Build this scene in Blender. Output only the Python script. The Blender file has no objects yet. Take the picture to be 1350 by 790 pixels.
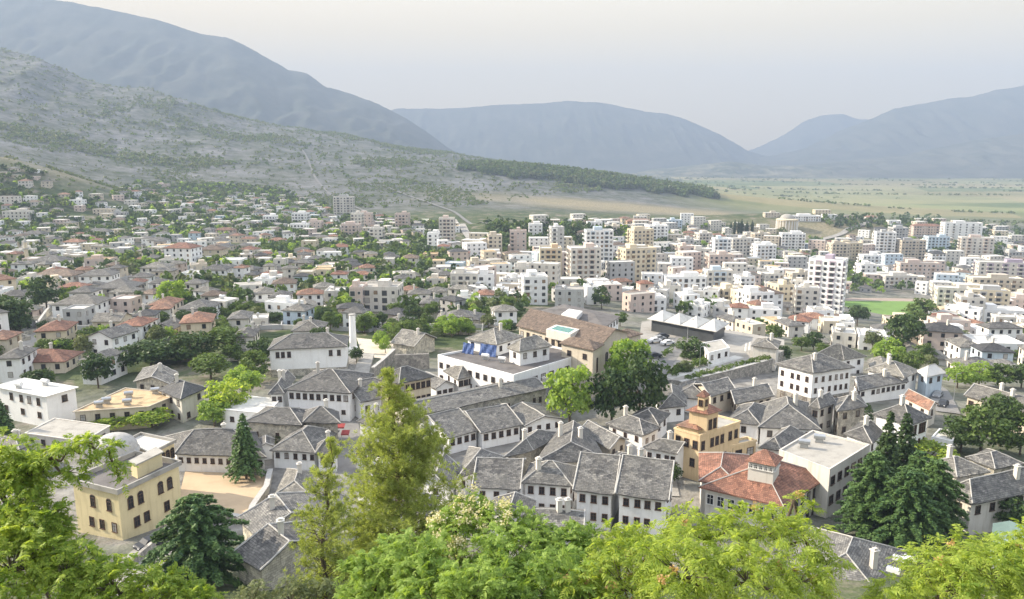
import bpy, bmesh, math, random
import numpy as np
from math import radians as R, sin, cos, tan, atan, atan2, pi, sqrt, hypot
random.seed(7); np.random.seed(7)
C = bpy.context.scene
col = C.collection
# ------------------------------------------------------------------ camera
F_PX, W_PX, H_PX = 1000.0, 1350.0, 790.0
TH = R(10.76)
cam = bpy.data.objects.new('camera', bpy.data.cameras.new('camera')); col.objects.link(cam)
cam.data.sensor_width = 36.0; cam.data.lens = F_PX / W_PX * 36.0
cam.data.clip_start = 0.5; cam.data.clip_end = 80000
cam.rotation_euler = (pi / 2 - TH, 0, 0); cam.location = (0, 0, 0)
C.camera = cam
# ------------------------------------------------------------------ light
SUN_AZ, SUN_EL = R(-76), R(29)          # azimuth clockwise from +Y (the view direction)
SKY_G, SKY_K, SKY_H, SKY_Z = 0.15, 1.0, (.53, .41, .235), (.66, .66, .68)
world = bpy.data.worlds.new('World'); C.world = world; world.use_nodes = True
wn = world.node_tree.nodes; bg = wn['Background']
sky = wn.new('ShaderNodeTexSky'); sky.sky_type = 'NISHITA'; sky.sun_disc = False
sky.sun_elevation = SUN_EL; sky.sun_rotation = SUN_AZ
sky.air_density = 1.0; sky.dust_density = 3.0; sky.ozone_density = 1.0; sky.altitude = 300
def wnode(k, **kw):
    n_ = wn.new(k)
    for a_, b_ in kw.items(): setattr(n_, a_, b_)
    return n_
wl_ = world.node_tree.links
# dusty sky, evened, warm at the horizon; unseen overhead part brightened to light walls
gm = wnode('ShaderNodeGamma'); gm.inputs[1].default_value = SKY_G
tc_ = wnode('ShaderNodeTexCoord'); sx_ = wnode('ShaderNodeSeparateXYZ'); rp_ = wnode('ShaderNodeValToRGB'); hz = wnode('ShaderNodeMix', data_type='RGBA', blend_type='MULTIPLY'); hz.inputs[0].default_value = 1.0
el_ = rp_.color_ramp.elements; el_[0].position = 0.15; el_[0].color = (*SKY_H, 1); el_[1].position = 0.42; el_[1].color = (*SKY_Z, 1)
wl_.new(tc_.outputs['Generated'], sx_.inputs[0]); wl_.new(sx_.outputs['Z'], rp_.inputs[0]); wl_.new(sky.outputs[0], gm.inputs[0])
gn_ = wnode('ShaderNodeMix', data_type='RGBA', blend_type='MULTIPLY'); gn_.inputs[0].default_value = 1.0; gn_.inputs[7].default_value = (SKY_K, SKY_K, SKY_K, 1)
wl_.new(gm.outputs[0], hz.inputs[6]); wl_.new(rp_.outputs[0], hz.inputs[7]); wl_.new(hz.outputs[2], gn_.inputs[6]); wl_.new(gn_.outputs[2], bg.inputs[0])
sl = bpy.data.lights.new('sun', 'SUN'); sl.energy = 5.0; sl.angle = R(0.5); sl.color = (1.0, 0.88, 0.70)
so = bpy.data.objects.new('sun', sl); col.objects.link(so)
so.rotation_euler = (pi / 2 - SUN_EL, 0, pi - SUN_AZ)   # light comes from the azimuth above
C.view_settings.view_transform = 'Standard'; C.view_settings.look = 'None'
C.view_settings.gamma = 1.0; C.view_settings.exposure = 1.36
cy = C.cycles
cy.max_bounces = 5; cy.diffuse_bounces = 3; cy.glossy_bounces = 2; cy.transmission_bounces = 3
cy.transparent_max_bounces = 8; cy.volume_bounces = 0; cy.use_denoising = True
cy.sample_clamp_indirect = 4.0; cy.use_adaptive_sampling = True; cy.adaptive_threshold = 0.02
HAZE = 2.1e-4
# ------------------------------------------------------------------ pixel <-> place
def ang(py): return atan((395.0 - py) / F_PX) - TH
def ray(px, py):
    u = (px - 675.0) / F_PX; v = (395.0 - py) / F_PX
    return np.array([u, cos(TH) + v * sin(TH), -sin(TH) + v * cos(TH)])
def P(px, py, z):
    r = ray(px, py); t = z / r[2]; return np.array([r[0] * t, r[1] * t, z])
def PY(px, py, Y):
    r = ray(px, py); t = Y / r[1]; return r * t
def proj(p):
    x, y, z = p; c = y * cos(TH) - z * sin(TH); v = y * sin(TH) + z * cos(TH)
    c = max(c, 1e-3); return 675 + F_PX * x / c, 395 - F_PX * v / c
# ------------------------------------------------------------------ noise
_rng = np.random.RandomState(3); _tab = _rng.rand(256, 256)
def vnoise(x, y):
    x = np.asarray(x, float); y = np.asarray(y, float)
    xi = np.floor(x).astype(int); yi = np.floor(y).astype(int); fx = x - xi; fy = y - yi
    fx = fx * fx * (3 - 2 * fx); fy = fy * fy * (3 - 2 * fy)
    a = _tab[xi & 255, yi & 255]; b = _tab[(xi + 1) & 255, yi & 255]
    c = _tab[xi & 255, (yi + 1) & 255]; d = _tab[(xi + 1) & 255, (yi + 1) & 255]
    return (a * (1 - fx) + b * fx) * (1 - fy) + (c * (1 - fx) + d * fx) * fy
def fbm(x, y, o=4, ridged=False):
    s = 0; a = 0.5; t = 0
    for k in range(o):
        n = vnoise(x * 2 ** k + 17.3 * k, y * 2 ** k + 9.1 * k)
        if ridged: n = 1 - abs(2 * n - 1)
        s = s + a * n; t += a; a *= 0.5
    return s / t
# ------------------------------------------------------------------ terrain
YR = [8, 20, 50, 90, 120, 160, 200, 260, 340, 440, 560, 720, 900, 1100, 1400, 1800, 2400, 3500, 6000, 15000, 40000]
PXC = [-600, -300, 0, 200, 400, 600, 800, 1000, 1200, 1400, 1900]
TZ = {
 -600: [-9,-20,-37,-52,-57,-57,-57,-50,-35,-20,-5,10,40,90,190,330,560,300,-100,-130,-130],
 -300: [-9,-20,-37,-52,-57,-57,-57,-56,-56,-56,-50,-40,-10,30,110,240,450,200,-120,-130,-130],
 0:    [-9,-20,-37,-52,-57,-58,-58,-58,-62,-66,-69,-66,-44,-6,45,165,375,150,-130,-130,-130],
 200:  [-9,-20,-37,-52,-57,-57,-57,-58,-63,-67,-71,-74,-75,-62,-22,55,225,60,-130,-130,-130],
 400:  [-9,-20,-37,-52,-57,-57,-56,-60,-64,-69,-73,-78,-80,-73,-40,12,92,0,-130,-130,-130],
 600:  [-9,-20,-37,-52,-57,-57,-56,-61,-67,-73,-76,-78,-76,-70,-60,-30,8,-60,-130,-130,-130],
 800:  [-9,-20,-37,-52,-57,-57,-57,-62,-70,-77,-79,-81,-83,-84,-82,-76,-62,-110,-130,-130,-130],
 1000: [-9,-20,-37,-52,-57,-57,-58,-66,-78,-88,-93,-97,-99,-98,-108,-120,-126,-130,-130,-130,-130],
 1200: [-9,-20,-37,-52,-57,-57,-60,-68,-80,-96,-104,-106,-105,-108,-118,-126,-129,-130,-130,-130,-130],
 1400: [-9,-20,-37,-52,-57,-58,-61,-69,-84,-100,-106,-109,-113,-118,-124,-128,-130,-130,-130,-130,-130],
 1900: [-9,-20,-37,-52,-57,-58,-62,-70,-88,-103,-108,-112,-118,-122,-126,-129,-130,-130,-130,-130,-130]}
_S = np.array([(p - 675) / F_PX * 1.02 for p in PXC]); _L = np.log(np.array(YR, float))
_Z = np.array([TZ[p] for p in PXC], float)
_sg = np.linspace(_S[0], _S[-1], 241); _lg = np.linspace(_L[0], _L[-1], 361)
def _bil(gs, gl, gz, s, l):
    s = np.clip(s, gs[0], gs[-1] - 1e-6); l = np.clip(l, gl[0], gl[-1] - 1e-6)
    i = np.clip(np.searchsorted(gs, s, 'right') - 1, 0, len(gs) - 2); j = np.clip(np.searchsorted(gl, l, 'right') - 1, 0, len(gl) - 2)
    a = (s - gs[i]) / (gs[i + 1] - gs[i]); b = (l - gl[j]) / (gl[j + 1] - gl[j])
    return (gz[i, j] * (1 - a) + gz[i + 1, j] * a) * (1 - b) + (gz[i, j + 1] * (1 - a) + gz[i + 1, j + 1] * a) * b
_A, _B = np.meshgrid(_sg, _lg, indexing='ij'); _FZ = _bil(_S, _L, _Z, _A, _B)
def _blur(a, ax, k, n):
    for _ in range(n):
        p = np.pad(a, [(k, k) if i == ax else (0, 0) for i in (0, 1)], mode='edge')
        a = sum(np.take(p, range(i, i + a.shape[ax]), axis=ax) for i in range(2 * k + 1)) / (2 * k + 1)
    return a
_FZ = _blur(_blur(_FZ, 0, 6, 2), 1, 3, 2)
def bump(x, y, cx, cyy, rx, ry, h): return h * np.exp(-((x - cx) / rx) ** 2 - ((y - cyy) / ry) ** 2)
def zt(x, y):
    x = np.asarray(x, float); y = np.asarray(y, float); yy = np.maximum(y, 8.0)
    z = _bil(_sg, _lg, _FZ, x / yy, np.log(yy))
    z = z + np.where(y < 8, (8 - y) * 0.1, 0)
    # gullies and rock relief on the mountain side, knolls in the town
    up = np.clip((z + 70) / 200.0, 0, 1) * np.clip((y - 900) / 300, 0, 1) + 0.0
    z = z + up * 52 * (fbm(x / 230.0 + y / 700., y / 520.0, 5, True) - 0.62)
    z = z + bump(x, y, 430, 1040, 190, 80, 24) + bump(x, y, 130, 1700, 330, 130, 28) + bump(x, y, 620, 1750, 260, 140, 16)
    z = z + bump(x, y, -610, 880, 190, 120, 46)
    z = z + bump(x, y, 25, 760, 130, 60, 13)
    return z
def gz(x, y): return float(zt(x, y))
def G(px, py, y0=60.0, y1=30000.0):
    r = ray(px, py); Y = y0; k = 1.03; last = Y
    while Y < y1:
        p = r * (Y / r[1])
        if p[2] < gz(p[0], p[1]): break
        last = Y; Y *= k
    a, b = last, Y
    for _ in range(18):
        m = (a + b) / 2; p = r * (m / r[1])
        if p[2] < gz(p[0], p[1]): b = m
        else: a = m
    p = r * (b / r[1]); return np.array([p[0], p[1], gz(p[0], p[1])])
# ------------------------------------------------------------------ materials
def newmat(name):
    m = bpy.data.materials.new(name); m.use_nodes = True
    return m, m.node_tree.nodes, m.node_tree.links, m.node_tree.nodes['Principled BSDF']
def ramp(n, l, fac, stops):
    r = n.new('ShaderNodeValToRGB'); e = r.color_ramp.elements
    while len(e) < len(stops): e.new(0.5)
    for i, (p, c) in enumerate(stops): e[i].position = p; e[i].color = (*c, 1)
    l.new(fac, r.inputs[0]); return r.outputs[0]
def tex(n, l, kind, scale, vec=None, **kw):
    t = n.new('ShaderNodeTex' + kind); t.inputs['Scale'].default_value = scale
    for k, v in kw.items(): t.inputs[k].default_value = v
    if vec is not None: l.new(vec, t.inputs['Vector'])
    return t
def mixc(n, l, fac, a, b, mode='MIX'):
    m = n.new('ShaderNodeMix'); m.data_type = 'RGBA'; m.blend_type = mode
    for s, v in ((m.inputs[0], fac), (m.inputs[6], a), (m.inputs[7], b)):
        if hasattr(v, 'is_linked'): l.new(v, s)
        elif isinstance(v, (int, float)): s.default_value = v
        else: s.default_value = (*v, 1)
    return m.outputs[2]
def math_(n, l, op, a, b=0.0):
    m = n.new('ShaderNodeMath'); m.operation = op
    for s, v in ((m.inputs[0], a), (m.inputs[1], b)):
        if hasattr(v, 'is_linked'): l.new(v, s)
        else: s.default_value = v
    return m.outputs[0]
def geo_pos(n): return n.new('ShaderNodeNewGeometry').outputs['Position']
def bumpn(n, l, b, h, strength, dist=0.05):
    bn = n.new('ShaderNodeBump'); bn.inputs['Strength'].default_value = strength; bn.inputs['Distance'].default_value = dist
    l.new(h, bn.inputs['Height']); l.new(bn.outputs[0], b.inputs['Normal'])
def plain(name, c, rough=0.8, var=0.25, scale=0.6, metal=0.0, bump=0.15, spec=0.3):
    m, n, l, b = newmat(name); p = geo_pos(n)
    t = tex(n, l, 'Noise', scale, p, Detail=6.0, Roughness=0.65)
    c = np.array(c)
    l.new(ramp(n, l, t.outputs[0], [(0.28, tuple(c * (1 - var))), (0.5, tuple(c)), (0.75, tuple(np.clip(c * (1 + var * .4), 0, .85)))]), b.inputs['Base Color'])
    b.inputs['Roughness'].default_value = rough; b.inputs['Metallic'].default_value = metal
    b.inputs['Specular IOR Level'].default_value = spec
    if bump: bumpn(n, l, b, t.outputs[0], bump)
    return m
def objvar(n, l, c, lo, hi):
    oi = n.new('ShaderNodeObjectInfo'); return mixc(n, l, 1.0, c, ramp(n, l, oi.outputs['Random'], [(0, (lo, lo, lo)), (1, (hi, hi, hi * .98))]), 'MULTIPLY')
def plaster(name, c, dirt=0.5):
    m, n, l, b = newmat(name); p = geo_pos(n); c = np.array(c)
    t = tex(n, l, 'Noise', 0.35, p, Detail=5.0, Roughness=0.7)
    mp = n.new('ShaderNodeMapping'); mp.inputs['Scale'].default_value = (1.6, 1.6, 0.18); l.new(p, mp.inputs[0])
    s = tex(n, l, 'Noise', 1.0, mp.outputs[0], Detail=4.0, Roughness=0.6)
    a = ramp(n, l, t.outputs[0], [(0.3, tuple(c * 0.9)), (0.6, tuple(c))])
    f = math_(n, l, 'MULTIPLY', ramp(n, l, s.outputs[0], [(0.52, (0, 0, 0)), (0.75, (1, 1, 1))]), dirt)
    l.new(objvar(n, l, mixc(n, l, f, a, tuple(c * np.array([.62, .58, .52]))), .88, 1.0), b.inputs['Base Color'])
    pass
    b.inputs['Roughness'].default_value = 0.9; b.inputs['Specular IOR Level'].default_value = 0.2
    bumpn(n, l, b, t.outputs[0], 0.1); return m
def uvn(n): return n.new('ShaderNodeTexCoord').outputs['UV']
def slabroof(name, c1, c2, c3, bw=0.6, rh=0.3, mort=0.025, bs=0.8, lich=0.65):
    m, n, l, b = newmat(name); uv = uvn(n); p = geo_pos(n)
    w = tex(n, l, 'Noise', 0.9, uv, Detail=3.0); vm = n.new('ShaderNodeVectorMath'); vm.operation = 'MULTIPLY_ADD'
    l.new(w.outputs['Color'], vm.inputs[0]); vm.inputs[1].default_value = (0.7, 0.3, 0); l.new(uv, vm.inputs[2])
    br = n.new('ShaderNodeTexBrick'); l.new(vm.outputs[0], br.inputs['Vector'])
    br.inputs['Scale'].default_value = 1.0; br.inputs['Brick Width'].default_value = bw; br.inputs['Row Height'].default_value = rh
    br.inputs['Mortar Size'].default_value = mort; br.inputs['Mortar Smooth'].default_value = 0.4; br.inputs['Bias'].default_value = 0.0
    br.inputs['Color1'].default_value = (*c1, 1); br.inputs['Color2'].default_value = (*c2, 1)
    br.inputs['Mortar'].default_value = (*(np.array(c1) * 0.42), 1)
    v = tex(n, l, 'Voronoi', 1.7, uv); vf = ramp(n, l, v.outputs['Color'], [(0.1, (.58, .58, .6)), (0.9, (1.34, 1.32, 1.28))])
    g = tex(n, l, 'Noise', 0.22, p, Detail=5.0, Roughness=0.7)
    gf = ramp(n, l, g.outputs[0], [(0.42, (0, 0, 0)), (0.68, (1, 1, 1))])
    a = mixc(n, l, 1.0, br.outputs['Color'], vf, 'MULTIPLY')
    a = mixc(n, l, math_(n, l, 'MULTIPLY', gf, lich), a, c3)
    a = objvar(n, l, a, .78, 1.18)
    l.new(a, b.inputs['Base Color']); b.inputs['Roughness'].default_value = 0.75; b.inputs['Specular IOR Level'].default_value = 0.35
    hgt = math_(n, l, 'ADD', math_(n, l, 'MULTIPLY', br.outputs['Fac'], -1.0), math_(n, l, 'MULTIPLY', v.outputs['Distance'], 0.5))
    bumpn(n, l, b, hgt, bs, 0.14); return m
def masonry(name, c1, c2, bw=0.6, rh=0.3):
    return slabroof(name, c1, c2, tuple(np.array(c1) * 0.8), bw, rh, 0.02, 0.4, 0.3)
MT = dict(
 slate=slabroof('slate_roof', (.095,.094,.094), (.205,.20,.192), (.145,.14,.128)),
 slate_dark=slabroof('dark_slate_roof', (.06,.062,.07), (.10,.10,.105), (.085,.085,.08)),
 slate_warm=slabroof('warm_slate_roof', (.155,.15,.135), (.28,.265,.24), (.18,.172,.155)),
 tile=slabroof('clay_tile_roof', (.24,.11,.075), (.33,.165,.115), (.20,.115,.085), .28, .36, .03, .8, .5),
 tile_old=slabroof('old_tile_roof', (.27,.13,.085), (.38,.21,.145), (.21,.155,.12), .28, .36, .03, .8, .6),
 tile_brown=slabroof('brown_tile_roof', (.15,.11,.085), (.20,.15,.115), (.13,.10,.08), .3, .36, .02, .5, .4),
 stone=masonry('stone_wall_blocks', (.42,.39,.33), (.52,.49,.42)),
 stone_dark=masonry('grey_stone_blocks', (.27,.26,.24), (.36,.34,.31)),
 white=plaster('white_plaster', (.86,.86,.86), .35), offwhite=plaster('offwhite_plaster', (.66,.63,.58), .7),
 cream=plaster('cream_plaster', (.66,.58,.44)), yellow=plaster('yellow_plaster', (.76,.65,.40), .5), peach=plaster('peach_plaster', (.68,.53,.33), .7),
 pink=plaster('pink_plaster', (.60,.50,.45)), blue=plaster('pale_blue_plaster', (.55,.65,.74)),
 grey=plaster('grey_plaster', (.46,.46,.46)), orange=plaster('orange_plaster', (.60,.45,.31)), beige=plaster('beige_render', (.58,.52,.43), .7),
 concrete=plain('concrete', (.34,.325,.295), .9, .35, .5), pale_roof=plain('pale_roof_screed', (.52,.51,.48), .9, .3, .3),
 ochre=plain('ochre_roof_screed', (.43,.32,.19), .9, .6, .5), tar=plain('bitumen_roof', (.13,.12,.115), .8, .5, .4),
 cement=plain('ridge_cement', (.40,.39,.37), .9, .3, 1.5), wood=plain('brown_wood', (.10,.055,.035), .6, .3, 3.0),
 frame=plain('white_paint', (.74,.73,.70), .6, .15, 2.0, bump=0), frame_dark=plain('dark_frame', (.09,.06,.045), .6, .2, 3.0, bump=0),
 sand=plain('sandy_yard', (.47,.36,.24), .95, .22, .12), paving=plain('pale_paving', (.30,.285,.26), .9, .3, .25),
 dirt=plain('track_dirt', (.17,.168,.16), .95, .3, .1), paint_dark=plain('dark_car_paint', (.035,.04,.05), .6, .1, 1, bump=0, spec=.25), paint_white=plain('white_car_paint', (.6,.6,.6), .55, .05, 1, bump=0, spec=.3), paint_grey=plain('grey_car_paint', (.25,.26,.27), .6, .1, 1, 0, bump=0),
 asphalt=plain('asphalt', (.20,.195,.19), .9, .25, .3), metal=plain('steel', (.45,.46,.47), .4, .2, 1.0, .8, bump=0),
 tank=plain('white_tank', (.7,.7,.7), .35, .1, 1.0, bump=0), tarp=plain('blue_tarp', (.07,.12,.29), .5, .3, 1.5, bump=.3),
 red=plain('red_cloth', (.30,.05,.045), .7, .3, 2.0), teal=plain('teal_door', (.03,.22,.26), .6, .2, 2.0),
 greenmetal=plain('green_sheet_roof', (.32,.42,.32), .5, .15, .6), bark=plain('bark', (.11,.085,.065), .95, .4, 6.0, bump=.5),
 pitch=plain('pitch_grass', (.13,.22,.055), .95, .35, .08), track=plain('track_clay', (.30,.245,.205), .95, .2, .08),
 pool=plain('pool_green', (.05,.21,.18), .15, .2, .5, bump=.05, spec=.5), black=plain('dark_rubber', (.02,.02,.02), .6, .1, 5.0, bump=0),
 skylight=plain('white_skylight', (.7,.7,.7), .3, .1, 1.0, bump=0), purple=plaster('mauve_plaster', (.42,.36,.44)))
def glass_mat():
    m, n, l, b = newmat('window_glass'); b.inputs['Base Color'].default_value = (.022, .024, .028, 1)
    b.inputs['Roughness'].default_value = 0.12; b.inputs['Specular IOR Level'].default_value = 0.5; return m
MT['glass'] = glass_mat()
MT['curtain'] = plain('curtained_pane', (.38,.37,.35), .5, .2, .8, bump=0); MT['shutter'] = plain('closed_shutter', (.24,.17,.11), .7, .3, 1.5, bump=0)
MT['glass_far'] = plain('far_window_glass', (.06,.065,.07), .3, .3, .4, bump=0)
def leafmat(name, c1, c2, c3=None, trans=0.45, nscale=0.35, rough=0.55):
    m, n, l, b = newmat(name); out = n['Material Output']; p = geo_pos(n)
    g = n.new('ShaderNodeNewGeometry'); oi = n.new('ShaderNodeObjectInfo')
    t = tex(n, l, 'Noise', nscale, p, Detail=4.0, Roughness=0.6)
    f = math_(n, l, 'ADD', math_(n, l, 'MULTIPLY', t.outputs[0], 0.9), math_(n, l, 'MULTIPLY', g.outputs['Random Per Island'], 0.45))
    f = math_(n, l, 'ADD', f, math_(n, l, 'MULTIPLY', oi.outputs['Random'], 0.22))
    st = [(0.45, c1), (0.95, c2)]
    if c3: st.append((1.18, c3)) if False else st.append((1.0, c3))
    cr = ramp(n, l, f, st); l.new(cr, b.inputs['Base Color']); b.inputs['Roughness'].default_value = rough
    b.inputs['Specular IOR Level'].default_value = 0.25
    tr = n.new('ShaderNodeBsdfTranslucent')
    l.new(mixc(n, l, 1.0, cr, (1.25, 1.2, 0.55), 'MULTIPLY'), tr.inputs[0])
    mx = n.new('ShaderNodeMixShader'); mx.inputs[0].default_value = trans
    l.new(b.outputs[0], mx.inputs[1]); l.new(tr.outputs[0], mx.inputs[2]); l.new(mx.outputs[0], out.inputs[0]); return m
LM = dict(
 bright=leafmat('bright_leaves', (.17,.28,.045), (.42,.51,.10), None, .55, .6),
 fresh=leafmat('fresh_leaves', (.12,.22,.04), (.31,.43,.10), None, .5, .6),
 mid=leafmat('mid_leaves', (.055,.10,.025), (.13,.19,.045), None, .3),
 dark=leafmat('dark_leaves', (.028,.06,.022), (.075,.12,.035), None, .25),
 olive=leafmat('olive_leaves', (.08,.11,.045), (.17,.20,.085), None, .3),
 pine=leafmat('pine_needles', (.18,.24,.06), (.40,.46,.15), None, .45, .5),
 cedar=leafmat('cedar_needles', (.035,.085,.03), (.12,.20,.06), None, .2, .5),
 blossom=leafmat('cream_blossom', (.50,.46,.30), (.72,.68,.50), None, .4),
 seed=leafmat('orange_seed_heads', (.40,.24,.11), (.52,.36,.17), None, .4))
# ------------------------------------------------------------------ mesh building
def uvs(me, rid=None):
    n = len(me.loops)
    if not n: return
    co = np.empty(len(me.vertices) * 3); me.vertices.foreach_get('co', co); co = co.reshape(-1, 3)
    vi = np.empty(n, int); me.loops.foreach_get('vertex_index', vi)
    pn = np.empty(len(me.polygons) * 3); me.polygons.foreach_get('normal', pn); pn = pn.reshape(-1, 3)
    lt = np.empty(len(me.polygons), int); me.polygons.foreach_get('loop_total', lt)
    nn = np.repeat(pn, lt, axis=0)
    u = np.cross(np.array([0, 0, 1.0]), nn); ln = np.linalg.norm(u, axis=1)
    u = np.where(ln[:, None] < 1e-3, np.array([1.0, 0, 0]), u / np.maximum(ln, 1e-6)[:, None])
    v = np.cross(nn, u); c = co[vi]
    uv = np.stack([(c * u).sum(1), (c * v).sum(1)], 1)
    me.uv_layers.new(name='UVMap').data.foreach_set('uv', uv.ravel())
class MB:
    def __init__(s): s.v = []; s.f = []; s.m = []
    def quad(s, *p, m=0):
        k = len(s.v); s.v += [tuple(map(float, q)) for q in p]; s.f.append(tuple(range(k, k + len(p)))); s.m.append(m)
    def box(s, c, d, rz=0.0, m=0, taper=1.0):
        k = len(s.v); ca, sa = cos(rz), sin(rz)
        for z in (-.5, .5):
            t = taper if z > 0 else 1.0
            for x, y in ((-.5, -.5), (.5, -.5), (.5, .5), (-.5, .5)):
                X = x * d[0] * t; Y = y * d[1] * t
                s.v.append((c[0] + X * ca - Y * sa, c[1] + X * sa + Y * ca, c[2] + z * d[2]))
        for f in ((0, 3, 2, 1), (4, 5, 6, 7), (0, 1, 5, 4), (1, 2, 6, 5), (2, 3, 7, 6), (3, 0, 4, 7)):
            s.f.append(tuple(k + i for i in f)); s.m.append(m)
    def prism(s, pts, z0, z1, m=0, mtop=None, bottom=True):
        k = len(s.v); n = len(pts)
        z0 = z0 if hasattr(z0, '__len__') else [z0] * n; z1 = z1 if hasattr(z1, '__len__') else [z1] * n
        s.v += [(float(p[0]), float(p[1]), float(z)) for p, z in zip(pts, z0)] + [(float(p[0]), float(p[1]), float(z)) for p, z in zip(pts, z1)]
        for i in range(n):
            j = (i + 1) % n; s.f.append((k + i, k + j, k + n + j, k + n + i)); s.m.append(m)
        s.f.append(tuple(k + n + i for i in range(n))); s.m.append(m if mtop is None else mtop)
        if bottom: s.f.append(tuple(k + n - 1 - i for i in range(n))); s.m.append(m)
    def tube(s, a, b, r0, r1=None, n=7, m=0, caps=True):
        r1 = r0 if r1 is None else r1; a = np.array(a, float); b = np.array(b, float); d = b - a; L = np.linalg.norm(d)
        if L < 1e-6: return
        d /= L; u = np.cross(d, [0, 0, 1.0] if abs(d[2]) < .9 else [1.0, 0, 0]); u /= np.linalg.norm(u); w = np.cross(d, u)
        k = len(s.v)
        for p, r in ((a, r0), (b, r1)):
            for i in range(n):
                t = 2 * pi * i / n; q = p + r * (cos(t) * u + sin(t) * w); s.v.append(tuple(q))
        for i in range(n):
            j = (i + 1) % n; s.f.append((k + j, k + i, k + n + i, k + n + j)); s.m.append(m)
        if caps:
            s.f.append(tuple(k + n + n - 1 - i for i in range(n))); s.m.append(m); s.f.append(tuple(k + i for i in range(n))); s.m.append(m)
    def lathe(s, c, prof, n=16, m=0):
        k = len(s.v)
        for r, z in prof:
            for i in range(n):
                t = 2 * pi * i / n; s.v.append((c[0] + r * cos(t), c[1] + r * sin(t), c[2] + z))
        for q in range(len(prof) - 1):
            for i in range(n):
                j = (i + 1) % n; s.f.append((k + q * n + i, k + q * n + j, k + (q + 1) * n + j, k + (q + 1) * n + i)); s.m.append(m)
        s.f.append(tuple(k + (len(prof) - 1) * n + i for i in range(n))); s.m.append(m)
    def build(s, name, mats, parent=None, org=(0, 0, 0), smooth=False, loc=None):
        me = bpy.data.meshes.new(name); o3 = np.array(org, float)
        me.from_pydata([tuple(np.array(q) - o3) for q in s.v] if org is not None and any(org) else s.v, [], s.f)
        mats = mats if isinstance(mats, (list, tuple)) else [mats]
        for m in mats: me.materials.append(MT[m] if m in MT else LM[m] if isinstance(m, str) else m)
        if len(mats) > 1: me.polygons.foreach_set('material_index', s.m)
        if smooth: me.polygons.foreach_set('use_smooth', [True] * len(me.polygons))
        uvs(me); o = bpy.data.objects.new(name, me); col.objects.link(o)
        if parent is not None: o.parent = parent
        if loc is not None: o.location = loc
        return o
def empty(name, label, cat, loc, group=None, rz=0.0):
    o = bpy.data.objects.new(name, None); col.objects.link(o); o.location = loc; o.rotation_euler = (0, 0, rz)
    return tag(o, label, cat, group)
def tag(o, label, cat, group=None, kind=None):
    if label: o['label'] = label
    if cat: o['category'] = cat
    if group: o['group'] = group
    if kind: o['kind'] = kind
    return o
def struct(o, kind='structure'): o['kind'] = kind; return o
def fastmesh(name, V, Fq, mats, parent=None, mi=None, smooth=False):
    me = bpy.data.meshes.new(name); V = np.asarray(V, np.float32); Fq = np.asarray(Fq, np.int32); k = Fq.shape[1]
    me.vertices.add(len(V)); me.vertices.foreach_set('co', V.ravel())
    me.loops.add(Fq.size); me.loops.foreach_set('vertex_index', Fq.ravel())
    me.polygons.add(len(Fq)); me.polygons.foreach_set('loop_start', np.arange(0, Fq.size, k, dtype=np.int32))
    if mi is not None: me.polygons.foreach_set('material_index', np.asarray(mi, np.int32))
    me.update(calc_edges=True)
    if smooth: me.polygons.foreach_set('use_smooth', [True] * len(Fq))
    for m in mats: me.materials.append(MT.get(m) or LM.get(m) if isinstance(m, str) else m)
    o = bpy.data.objects.new(name, me); col.objects.link(o)
    if parent is not None: o.parent = parent
    return o
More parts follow.
